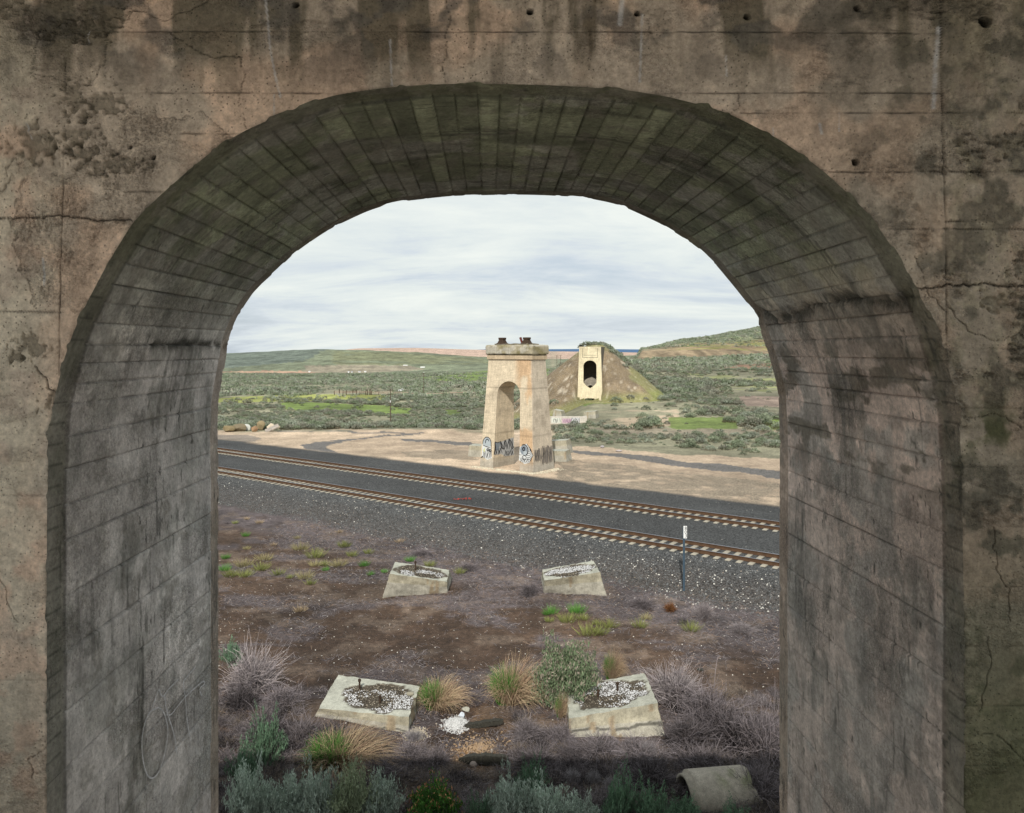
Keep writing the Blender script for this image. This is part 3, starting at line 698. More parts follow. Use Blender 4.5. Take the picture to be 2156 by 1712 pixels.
cracks = [[(-50, 463), (60, 459), (130, 455), (200, 462), (282, 466)], [(1925, 604), (1985, 602), (2050, 604), (2075, 597), (2110, 600), (2400, 596)], [(78, 770), (100, 815), (128, 835), (150, 845)], [(80, 55), (75, 110), (65, 150), (78, 168)], [(232, 12), (300, 22), (340, 45), (380, 30), (440, 0)], [(355, 70), (400, 95), (450, 118), (510, 122), (515, 160), (508, 195), (505, 235), (520, 270)], [(60, 150), (110, 160), (135, 178), (150, 190)], [(170, 188), (200, 165), (215, 135), (225, 60)], [(937, -10), (950, 40), (937, 80), (940, 110), (930, 130), (937, 175)], [(1360, 40), (1368, 68)], [(1545, 68), (1560, 90)], [(1550, 200), (1555, 225), (1540, 240)], [(0, 400), (20, 380), (10, 350), (35, 330)], [(1925, 540), (1960, 620), (1990, 650)], [(2090, 1110), (2100, 1200), (2130, 1240), (2128, 1310)], [(2066, 1500), (2085, 1400), (2078, 1340)], [(2060, 1545), (2110, 1550), (2156, 1600)], [(5, 1215), (12, 1260), (35, 1310)], [(70, 1640), (60, 1600), (110, 1570)], [(2030, 880), (2100, 872), (2156, 900)], [(1995, 640), (2040, 700), (2100, 720), (2156, 700)]]
for i, j in enumerate(cracks):
    k = line(j, 1.7 if i < 3 else 1.0, 9, 0.045); dep -= k*(0.02 if i < 3 else 0.008); cw *= (1-(0.8 if i < 3 else 0.5)*k)[..., None]
for (a, b_, r) in ((623, 10, 6.5), (1116, 24, 6.5), (1342, 28, 6.5), (1573, 35, 6.5), (1805, 17, 7), (1801, 341, 7), (321, 331, 5.5), (272, 309, 4.5), (2075, 45, 12)):
    k = sst(1.1, 0.8, np.hypot(U-a, Vd-b_)/r+(nD-0.5)*0.5); dep -= k*0.05; cw = mixj(cw, np.array([0.015, 0.015, 0.012]), k)
for P_, w in (([(557, -20), (565, 60), (570, 110), (580, 160), (590, 205)], 2.0), ([(577, 200), (577, 250)], 1.4), ([(821, 84), (823, 130), (825, 180)], 2.0), ([(1352, 30), (1350, 90), (1348, 140), (1347, 172)], 2.2), ([(89, 545), (92, 575), (92, 600)], 2.4), ([(184, 62), (182, 95)], 1.6), ([(1528, 118), (1530, 160)], 1.8), ([(1767, 237), (1767, 276)], 1.3), ([(1726, 262), (1730, 280)], 3.0), ([(1976, 60), (1970, 140), (1966, 225)], 4.5), ([(1310, 0), (1305, 50)], 5.0), ([(1628, 270), (1628, 288)], 1.2), ([(55, 260), (62, 290)], 1.6)):
    k = line(P_, w, 0.8, 0.02)*(0.35+0.65*sst(0.3, 0.5, nD)); cw = mixj(cw, np.array([0.55, 0.56, 0.58]), k*0.75)
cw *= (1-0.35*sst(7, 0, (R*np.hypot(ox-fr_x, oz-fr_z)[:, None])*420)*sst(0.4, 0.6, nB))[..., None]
bleed = np.minimum(R*30, 1)
Vw = np.stack([wx, Y1-dep*bleed-0.0*wx, wz], -1)
Vw[..., 1] = Y1-dep*bleed
obj('wall_face', mesh('wall_face', Vw.reshape(-1, 3)-inv, grid_faces(nt_, nr_), cw.reshape(-1, 3), {'rough': np.clip(0.15+0.9*rgs+0.7*rr+0.5*sst(0.55, 0.65, fbm(U*0.008+7, Vd*0.012, 4, 371)), 0, 1)}, True), M_wall, abut)
# outer face towards the valley, rest of the wall, unseen roof added for shade with its piers, chamber floor
ZT = H+2.0
bxs = [prof(np.array([s]), np.array([Y2])) for s in np.linspace(0, SL, 260)]
bp = [(float(px_[k, -1]), float(pz_[k, -1])) for k in np.linspace(0, len(samp)-1, 320).astype(int)]
V = []; Fc = []
for (a, b_) in bp:
    dx, dz = a-Cc[0], b_-Cc[1]
    if b_ < Cc[1]: o_ = (-17 if dx < 0 else 9.5, b_)
    else:
        tt = min([t for t in ((-17-Cc[0])/dx if dx < 0 else 1e9, (17-Cc[0])/dx if dx > 0 else 1e9, (ZT-Cc[1])/dz if dz > 0 else 1e9)]); o_ = (Cc[0]+dx*tt, Cc[1]+dz*tt)
    V += [(a, Y2, b_), (o_[0], Y2, o_[1])]
Fc = [(2*i, 2*i+1, 2*i+3, 2*i+2) for i in range(len(bp)-1)]
obj('valley_face', mesh('valley_face', np.array(V)-inv, Fc), M_plainc, abut)
def part_box(name, x0, x1, y0, y1, z0, z1, m=M_plainc, par=None):
    me = box_me(name, x1-x0, y1-y0, z1-z0, 0.0); o = obj(name, me, m, par or abut); o.location = Vector(((x0+x1)/2, (y0+y1)/2, z0))-Vector(inv); return o
part_box('side_wall', -17, LX+0.002, Y1+0.002, Y2-0.003, ZB-0.3, ZT); part_box('side_wall', RX-0.002, 17, Y1+0.002, Y2-0.003, ZB-0.3, ZT)
part_box('parapet', LX, RX, Y1+0.004, Y2-0.004, TZ-0.002, ZT-0.002)
part_box('base_wall', -17, 17, Y1, Y2, -3.0, ZB)
SHADE_ROOF_BACK = -1.9
M_pale = concrete('pale_concrete', base=(0.5, 0.45, 0.38))
part_box('shade_roof_slab', -4.3, 3.3, SHADE_ROOF_BACK, Y1-0.003, TZ+0.05, TZ+0.32, M_pale)  # unseen slab, sized to keep direct sun off the wall face
part_box('shade_roof_pier', -4.25, -3.7, -1.8, -1.2, ZB, TZ+0.05); part_box('shade_roof_pier', 2.75, 3.25, -1.8, -1.2, ZB, TZ+0.05)
part_box('chamber_floor', -16.9, 16.9, 1.0, Y1-0.003, ZB-0.6, ZB)
fme = mesh('bounce_fill', [(-40, -60, H-2.4), (40, -60, H-2.4), (40, -4, H-1.85), (-40, -4, H-1.85), (40, 1.5, H-1.75), (-40, 1.5, H-1.75), (40, 2.6, ZB), (-40, 2.6, ZB)], [(0, 1, 2, 3), (3, 2, 4, 5), (5, 4, 6, 7)], np.tile([0.62, 0.56, 0.49], (8, 1)), {'grav': [0.3]*8, 'spk': [0]*8})
tag(obj('bounce_fill', fme, M_ground), kind='structure')  # unseen pale fill, added to bounce sunlight onto the wall face
# chalk loops drawn on the left jamb
def jambpt(cu, cv):
    u = cu/2.5*2156/2500; v = 1121+cv/2.5*2156/2500
    xw = -2.155
    for _ in range(6):
        Yv = xw*F/(u-CX); z = H-(v-CY)/F*Yv
        k = np.argmin(np.abs(nz_[:1000]-z)); xw = float((1-(Yv-Y1)/(Y2-Y1))*nx[k]+(Yv-Y1)/(Y2-Y1)*fx2[k])+0.019
    return Vector((xw+0.006, Yv, z))
def smooth_path(P_, n=10):
    P_ = [Vector((a, b, 0)) for a, b in P_]; out = []
    for i in range(len(P_)-1):
        p0 = P_[max(i-1, 0)]; p1 = P_[i]; p2 = P_[i+1]; p3 = P_[min(i+2, len(P_)-1)]
        for k in range(n):
            t = k/n; out.append(0.5*((2*p1)+(p2-p0)*t+(2*p0-5*p1+4*p2-p3)*t*t+(3*p1-p0-3*p2+p3)*t**3))
    out.append(P_[-1]); return [(q.x, q.y) for q in out]
chalk = [[(960,1068),(900,1110),(865,1230),(863,1350),(885,1460),(920,1500),(965,1460),(1000,1350),(1020,1220),(1005,1130),(985,1085),(960,1068)], [(920,1080),(945,1010),(965,960),(975,985),(990,1000),(1030,950),(1085,895)], [(1000,990),(1008,1060),(1025,1130),(1045,1190),(1065,1270),(1073,1350)], [(1012,1112),(1040,1110),(1080,1060),(1130,1000),(1190,945),(1235,910),(1243,925),(1215,955),(1228,1000)], [(1190,820),(1125,895),(1115,930),(1128,1020),(1138,1150),(1157,1260)]]
V = []; Fc = []
for P_ in chalk:
    pts = [jambpt(*q) for q in smooth_path(P_, 8)]; o = len(V)
    for i, p in enumerate(pts):
        d = (pts[min(i+1, len(pts)-1)]-pts[max(i-1, 0)]).normalized(); nn = d.cross(Vector((1, 0, 0))).normalized()*0.0055*random.uniform(0.6, 1.2)
        V += [p+nn-Vector(inv), p-nn-Vector(inv)]
    Fc += [(o+2*i, o+2*i+1, o+2*i+3, o+2*i+2) for i in range(len(pts)-1)]
obj('chalk_marks', mesh('chalk_marks', V, Fc), M_chalk, abut)

# ------------------------------------------------------------------ piers (tower and far abutment)
def pier_mesh(hs, hd, z0, z1, wfun, zs, to, depth=None, nS=10, noise=0.012, colf=None, seed=0):
    """battered pier with an arched passage. hs/hd(z): half width/half depth; wfun(z): half opening."""
    V = []; Q = []; cols = []
    def add(grid, flip=False):
        g = np.array(grid); o = len(V); nr, nc = g.shape[:2]
        V.extend([tuple(q) for q in g.reshape(-1, 3)])
        f = grid_faces(nr, nc)+o; Q.append(f[:, ::-1] if flip else f)
    zs = np.array(zs); w = np.array([wfun(z) for z in zs]); L = hs(zs); D = hd(zs)
    def nz(s, z): return (fbm(np.asarray(s)*2.0+seed, np.asarray(z)*2.0, 4, 7)-0.5)*2*noise
    T = np.linspace(0, 1, nS)
    back = (lambda i: D[i]) if depth is None else (lambda i: -D[i]+depth)
    for sg in (-1, 1):
        gf = []; gb = []; go_ = []; gi = []
        for i, z in enumerate(zs):
            row = []; rb = []
            for t in T:
                s = sg*(w[i]+(L[i]-w[i])*t); row.append((s, -D[i]+float(nz(s, z)), z)); rb.append((s, back(i), z))
            gf.append(row); gb.append(rb)
            go_.append([(sg*(L[i]+float(nz(z, t*3))*0), -D[i]+(back(i)+D[i])*t, z) for t in T])
            gi.append([(sg*w[i], -D[i]+(back(i)+D[i])*t, z) for t in T])
        add(gf, sg > 0); add(go_, sg < 0)
        if depth is None: add(gb, sg < 0)
        add(gi, sg > 0)
    return np.array(V), np.concatenate(Q)
def arch_w(zb, wb, zsp, wt, r):
    def f(z):
        if z < zb: return 0.0
        if z < zsp: return wb+(wt-wb)*(z-zb)/(zsp-zb)
        d = (z-zsp)/r
        return wt*math.sqrt(max(0, 1-d*d)) if d < 1 else 0.0
    return f
# ---- concrete tower: local x along the tracks (to the right), y away from the viewer
TC = Vector((2.75, 72.7, -0.75)); t_rz = math.atan2(-CA, SA)      # local +x = -TD
tower = empty('concrete_tower', TC, t_rz)
tag(tower, 'tall tapering concrete bridge tower with a narrow arch and graffiti at its feet', 'bridge tower')
zb_, zt_ = 0.0, 10.55
hsT = lambda z: 3.09+(2.49-3.09)*np.asarray(z)/10.55
hdT = lambda z: 1.77+(1.13-1.77)*np.asarray(z)/10.55
wT = arch_w(-1, 1.58, 7.30, 1.30, 1.23)
zsT = np.unique(np.concatenate([np.linspace(0, 7.3, 50), 7.3+1.23*np.sin(np.linspace(0, math.pi/2, 16)), np.linspace(8.53, 10.55, 16)]))
V, Q = pier_mesh(hsT, hdT, 0, 10.55, wT, zsT, None, nS=14)
s_, d_, z_ = V[:, 0], V[:, 1], V[:, 2]
tc_ = np.zeros((len(V), 3))+np.array([0.58, 0.485, 0.35])
def mx1(c, n, w): return c*(1-w[:, None])+np.asarray(n)*w[:, None]
fr_ = (np.abs(d_+hdT(z_)) < 0.1); rs = s_ > hsT(z_)-0.05
orange = fr_*sst(0.15, 0.5, s_/hsT(z_)*1.0+0.35*(fbm(s_*0.8, z_*0.35, 4, 3)-0.5))
tc_ = mx1(tc_, np.array([0.52, 0.345, 0.20]), orange*0.85*sst(0.35, 0.5, fbm(s_*1.1, z_*0.6, 4, 13)))
tc_ = mx1(tc_, np.array([0.50, 0.43, 0.34]), 0.85*rs)
tc_ = mx1(tc_, np.array([0.30, 0.25, 0.19]), 0.5*sst(0.5, 0.66, fbm(s_*1.3+d_, z_*1.4, 5, 23))*sst(3.0, 5, z_)*sst(9.5, 6, z_))
tc_ = mx1(tc_, np.array([0.33, 0.31, 0.27]), 0.8*sst(1.6, 0.7, z_+0.6*(fbm(s_*1.5, z_, 3, 43)-0.5)))
tc_ = mx1(tc_, np.array([0.15, 0.14, 0.09]), 0.6*sst(0.5, 0.0, z_)*sst(0.4, 0.6, fbm(s_*3, z_*3+d_, 4, 53)))
for zj in (1.15, 3.55, 5.6, 7.9): tc_ *= (1-0.35*sst(0.07, 0.0, np.abs(z_-zj)))[:, None]
obj('shaft', mesh('shaft', V, Q, tc_), M_tower, tower)
# vertical corner fillet lines on the front
def slab(name, hx, hy, z0, z1, bev, parent, m, colr, n=26, rough=0.03, seed=0):
    import bmesh
    bm = bmesh.new(); bmesh.ops.create_cube(bm, size=1)
    for v in bm.verts: v.co = Vector((v.co.x*2*hx, v.co.y*2*hy, z0+(v.co.z+0.5)*(z1-z0)))
    if bev: bmesh.ops.bevel(bm, geom=list(bm.edges), offset=bev, segments=3, affect='EDGES', profile=0.5)
    for k in range(5): 
        es = [e for e in bm.edges if e.calc_length() > 0.28]
        if not es: break
        bmesh.ops.subdivide_edges(bm, edges=es, cuts=1, use_grid_fill=True)
    bmesh.ops.triangulate(bm, faces=bm.faces[:])
    co_ = np.array([v.co[:] for v in bm.verts]); nn = (fbm(co_[:, 0]*2.2+seed, co_[:, 2]*3+co_[:, 1]*2.2, 4, seed)-0.5)*2*rough
    for v, k in zip(bm.verts, nn):
        c_ = Vector((v.co.x/hx, v.co.y/hy, 0)); v.co += c_*float(k)*0.6+Vector((0, 0, float(k)))
    me = bpy.data.meshes.new(name); bm.to_mesh(me); bm.free()
    P_ = np.array([v.co[:] for v in me.vertices]); cc_ = colr(P_)
    a = me.attributes.new('Col', 'FLOAT_COLOR', 'POINT'); c4 = np.ones((len(P_), 4), np.float32); c4[:, :3] = cc_; a.data.foreach_set('color', c4.ravel())
    return obj(name, me, m, parent)
def capc(P_):
    c_ = np.zeros((len(P_), 3))+np.array([0.34, 0.30, 0.21]); k = fbm(P_[:, 0]*1.6, P_[:, 2]*2+P_[:, 1], 5, 5)
    c_ = mx1(c_, np.array([0.19, 0.16, 0.07]), 0.8*sst(0.45, 0.6, k)); return mx1(c_, np.array([0.45, 0.42, 0.36]), 0.7*sst(0.5, 0.62, fbm(P_[:, 0]*1.9+7, P_[:, 2]*2, 4, 6)))
slab('band_course', 2.60, 1.27, 10.56, 10.94, 0.03, tower, M_tower, lambda P_: np.tile([0.47, 0.37, 0.25], (len(P_), 1)), seed=2, rough=0.012)
slab('neck', 2.55, 1.22, 10.93, 11.02, 0.0, tower, M_tower, lambda P_: np.tile([0.10, 0.09, 0.07], (len(P_), 1)), seed=3, rough=0.0)
slab('cap', 2.72, 1.42, 11.01, 11.92, 0.16, tower, M_tower, capc, seed=9, rough=0.06)
slab('rubble_top', 1.9, 1.0, 11.80, 12.03, 0.05, tower, M_tower, lambda P_: np.tile([0.16, 0.14, 0.10], (len(P_), 1)), seed=12, rough=0.09)
for k, (sxx, tl) in enumerate(((-1.52, 0), (1.32, 0))):
    V = []; 
    for z, a, b_ in ((0, .50, .45), (.12, .48, .42), (.2, .36, .3), (.48, .24, .22), (.5, .24, .22), (.52, .29, .24), (.70, .29, .24)):
        V += [(-a, -b_, z), (a, -b_, z), (a, b_, z), (-a, b_, z)]
    Fc = []
    for i in range(6):
        for j in range(4): Fc.append((i*4+j, i*4+(j+1) % 4, (i+1)*4+(j+1) % 4, (i+1)*4+j))
    Fc += [(3, 2, 1, 0), (24, 25, 26, 27)]
    o = obj('bearing_shoe', mesh('bearing_shoe', V, Fc), M_rust, tower); o.location = (sxx, -0.25, 11.93)
V, Fc = tube([(0, 0, -0.05), (-.28, 0, .68)], [.10, .12], 4); o = obj('bent_plate', mesh('bent_plate', V, Fc), plain('red_brown_plate', (0.12, 0.035, 0.03), 0.8), tower); o.location = (0.86, -0.25, 11.95)
# graffiti: white and grey patches with black strokes, a few millimetres proud of the face
def paint_face(name, parent, place, patches, strokes, w):
    V = []; Fc = []; colr = []
    for pts, c_, lift in patches:
        o = len(V); cen = (sum(p[0] for p in pts)/len(pts), sum(p[1] for p in pts)/len(pts))
        V.append(place(*cen, lift)); colr.append(c_)
        for p in pts: V.append(place(p[0], p[1], lift)); colr.append(c_)
        n = len(pts); Fc += [(o, o+1+i, o+1+(i+1) % n) for i in range(n)]
    for pts, c_, ww in strokes:
        o = len(V); n = len(pts)
        for i, p in enumerate(pts):
            a = pts[max(i-1, 0)]; b_ = pts[min(i+1, n-1)]; dx, dy = b_[0]-a[0], b_[1]-a[1]; l_ = math.hypot(dx, dy)+1e-6; q = ww*(0.6 if i in (0, n-1) else 1)
            V.append(place(p[0]-dy/l_*q, p[1]+dx/l_*q, 0.02)); V.append(place(p[0]+dy/l_*q, p[1]-dx/l_*q, 0.02)); colr += [c_, c_]
        Fc += [(o+2*i, o+2*i+1, o+2*i+3, o+2*i+2) for i in range(n-1)]
    me = mesh(name, V, Fc, np.array(colr)); return obj(name, me, M_paint, parent)
BK = (0.02, 0.02, 0.025); WH = (0.56, 0.57, 0.56); GY = (0.20, 0.23, 0.26); LG = (0.36, 0.40, 0.42); YE = (0.50, 0.52, 0.30)
def frontT(s, z, l): return (s, -float(hdT(z))-l-0.012, z)
def jambT(y, z, l):  # inner face of the left leg, y 0..1 from front to back
    return (-wT(z)+l+0.004, -float(hdT(z))+y*2*float(hdT(z)), z)
def sideT(y, z, l): return (float(hsT(z))+l+0.004, -float(hdT(z))+y*2*float(hdT(z)), z)
rg_ = random.Random(5)
def scr(x0, x1, z0, z1, n, k=4):
    out = []
    for i in range(n):
        x = x0+(x1-x0)*(i+0.5)/n; a = rg_.uniform(-.5, .5)*(x1-x0)/n; p = []
        for j in range(k): p.append((x+a*(j-1)+rg_.uniform(-.6, .6)*(x1-x0)/n, z0+(z1-z0)*(j/(k-1))+rg_.uniform(-.08, .08)*(z1-z0)))
        out.append(p)
    return out
# left leg: hooded round-topped figure shape in grey and white
arc = lambda cx, cz, rx_, rz_, a0, a1, n=14: [(cx+rx_*math.cos(math.radians(a0+(a1-a0)*i/n)), cz+rz_*math.sin(math.radians(a0+(a1-a0)*i/n))) for i in range(n+1)]
A = -2.28
pt = [([(A-.62, 1.35)]+arc(A-.05, 2.2, .52, 1.0, 170, 0)+[(A+.60, 1.25), (A+.1, 1.05)], WH, 0.0), (arc(A-.02, 2.55, .48, .62, 180, 0)+[(A+.3, 2.3), (A-.45, 2.42)], LG, 0.008), ([(A-.5, 1.9), (A-.25, 2.2), (A-.2, 1.7)], YE, 0.008)]
stk = [(arc(A-.03, 2.55, .5, .64, 185, -20), BK, .035), (arc(A, 2.7, .2, .3, 20, 200), BK, .04), ([(A-.5, 2.4), (A-.1, 2.3), (A+.45, 2.2)], BK, .035), (arc(A+.12, 2.0, .13, .1, 0, 360), BK, .05), (arc(A+.38, 1.95, .09, .1, 0, 360), BK, .05), ([(A+.5, 2.5), (A+.58, 1.4)], BK, .03), ([(A-.7, 1.2), (A-.45, 1.35), (A-.4, 1.25)], BK, .05)]
stk += [(p, BK, .022) for p in scr(A-.5, A+.55, 1.2, 1.85, 10, 3)]
# right leg: round grey head shape with a lattice fan beside it
B = 2.15; nl_, ns_ = len(pt), len(stk)
pt += [([(B-.72, 1.35), (B-.66, 2.55), (B+.05, 2.9), (B+.42, 2.6), (B+.80, 1.9), (B+.45, 1.2), (B-.1, 1.05)], WH, 0.0), (arc(B-.22, 2.3, .40, .44, 0, 360), GY, 0.008), (arc(B-.05, 2.05, .2, .22, 0, 360), LG, 0.012)]
stk += [(arc(B-.2, 2.28, .46, .52, -60, 120), BK, .045), (arc(B-.22, 2.4, .12, .14, 0, 360), BK, .06), (arc(B-.12, 1.62, .22, .2, 0, 360), BK, .03), ([(B-.7, 1.85), (B-.4, 1.85)], BK, .02), ([(B+.1, 2.9), (B+.42, 2.55), (B+.82, 1.9), (B+.45, 1.25)], BK, .03)]
stk += [([(B+.15, 2.5-.17*i), (B+.45, 2.55-.17*i), (B+.70, 2.25-.15*i)], BK, .022) for i in range(7)] + [(p, BK, .022) for p in scr(B-.6, B+.4, 1.15, 1.6, 9, 3)]
paint_face('graffiti', tower, frontT, pt[:nl_], stk[:ns_], .03); paint_face('graffiti', tower, frontT, pt[nl_:], stk[ns_:], .03)
pt = [([(.03, 2.75), (.30, 2.7), (.97, 2.95), (.99, 1.2), (.55, 1.25), (.35, 1.55), (.03, 1.55)], (0.40, 0.41, 0.41), 0.0), ([(.05, 2.7), (.3, 2.65), (.22, 1.9), (.1, 2.0)], GY, .008)]
stk = [([(.02, 2.8), (.15, 2.68), (.32, 2.75)], BK, .03), ([(.02, 2.8), (.06, 2.2), (.02, 1.6)], BK, .03), ([(.3, 2.7), (.36, 2.1), (.5, 2.0)], BK, .03), ([(.85, 1.8), (.98, 2.05)], BK, .03)] + [(p, BK, .015) for p in scr(.35, .97, 1.9, 2.85, 9, 4)] + [(p, BK, .012) for p in scr(.05, .4, 1.55, 2.1, 6, 3)] + [(p, BK, .013) for p in scr(.5, .97, 1.25, 1.8, 8, 3)]
paint_face('graffiti', tower, jambT, pt, stk, .03)
DG = (0.17, 0.15, 0.13)
paint_face('faded_graffiti', tower, sideT, [], [(p, DG, .022) for p in scr(.05, .35, 1.3, 2.4, 9, 4)]+[(p, DG, .022) for p in scr(.4, .95, 1.0, 2.5, 16, 4)]+[([(.35, 1.5), (.65, 2.1), (.95, 1.7)], DG, .03)], .03)

# ---- far abutment at the head of the embankment
fab = empty('far_abutment', (AB.x, AB.y, 0.2), -TH)
tag(fab, 'sunlit pale concrete abutment with a dark round-cornered opening at the front of the earth mound', 'abutment')
def wF(z):
    z0, z1, w = 3.45, 8.45, 1.28
    if z < 0: return 0
    if z < 1.05: return 1.28 if z < 0.35 else 1.28-(z-0.35)/0.7*0.45
    if z < 1.35: return 0
    if z < z0: return 0
    if z < z0+.6: return 0.72+(z-z0)/.6*.5
    if z < z1-1.1: return w
    if z < z1: return w*math.sqrt(max(0, 1-((z-z1+1.1)/1.1)**2))*0.98+0.02
    return 0
zF = [0, .2, .35, .7, 1.0, 1.049, 1.052, 1.3, 2.2, 3.0, 3.548, 3.552, 3.85, 4.15]+list(np.linspace(4.5, 7.35, 12))+list(7.35+1.1*np.sin(np.linspace(0.1, 1.5, 9)))+[8.449, 8.46, 9, 9.8, 10.6, 11.15]
hsF = lambda z: 2.48+(2.08-2.48)*np.asarray(z)/11.15
hdF = lambda z: np.asarray(z)*0+0.0
V, Q = pier_mesh(hsF, hdF, 0, 11.15, wF, zF, None, depth=0.8, nS=8)
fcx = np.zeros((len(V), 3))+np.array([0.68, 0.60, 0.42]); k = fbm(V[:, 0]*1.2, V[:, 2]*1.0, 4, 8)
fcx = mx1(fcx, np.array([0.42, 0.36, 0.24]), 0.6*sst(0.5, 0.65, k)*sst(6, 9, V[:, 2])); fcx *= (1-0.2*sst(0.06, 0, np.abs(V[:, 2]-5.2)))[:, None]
obj('front_wall', mesh('front_wall', V, Q, fcx), M_tower, fab)
M_dark = concrete('painted_shade_concrete', base=(0.16, 0.14, 0.11), sc=0.7, pit=0.4, bd=0.01)  # dark copy of the concrete: side-wall and chamber shade put into colour
def fb(name, x0, x1, y0, y1, z0, z1, m):
    o = obj(name, box_me(name, x1-x0, y1-y0, z1-z0), m, fab); o.location = ((x0+x1)/2, (y0+y1)/2, z0); return o
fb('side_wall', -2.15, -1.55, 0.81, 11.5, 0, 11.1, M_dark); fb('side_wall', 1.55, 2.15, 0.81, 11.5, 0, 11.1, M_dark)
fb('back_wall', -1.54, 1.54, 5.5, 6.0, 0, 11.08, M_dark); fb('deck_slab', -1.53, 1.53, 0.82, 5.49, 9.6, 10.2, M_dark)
fb('corner_fin', -2.12, -1.5, 0.05, 0.6, 11.15, 11.45, M_tower)
# dark raised strips painting the shade lines of a recessed top panel
for (x0, x1, z0, z1) in ((-1.45, 1.5, 8.98, 9.06), (-1.45, -1.38, 9.06, 10.8), (1.43, 1.5, 9.06, 10.8), (-1.2, 1.2, 9.45, 9.5)):
    fb('panel_shade_strip', x0, x1, -0.016, 0.02, z0, z1, M_dark)
V, Fc = [], []
xs_ = np.linspace(-1.54, 1.54, 12); ys_ = np.linspace(0.8, 5.5, 12)
gx, gy = np.meshgrid(xs_, ys_); gzc = 2.9+gy*0.45+0.9*np.exp(-(gx/0.9)**2)*0.6+fbm(gx*2, gy*2, 3, 5)*0.3-0.4
me = mesh('earth_fill', np.stack([gx, gy, gzc], -1).reshape(-1, 3), grid_faces(12, 12), np.tile([0.30, 0.27, 0.22], (144, 1)), {'grav': np.full(144, .5), 'spk': np.full(144, .2)}, True)
obj('earth_fill', me, M_ground, fab)
gzc = 0.9-gy*0+fbm(gx*2, gy*2, 3, 5)*0.2+0*gx
me = mesh('lower_fill', np.stack([gx, gy*0.3+0.3, gzc*0.75], -1).reshape(-1, 3), grid_faces(12, 12), np.tile([0.30, 0.25, 0.19], (144, 1)), {'grav': np.full(144, .5), 'spk': np.full(144, .2)}, True)
obj('lower_fill', me, M_ground, fab)

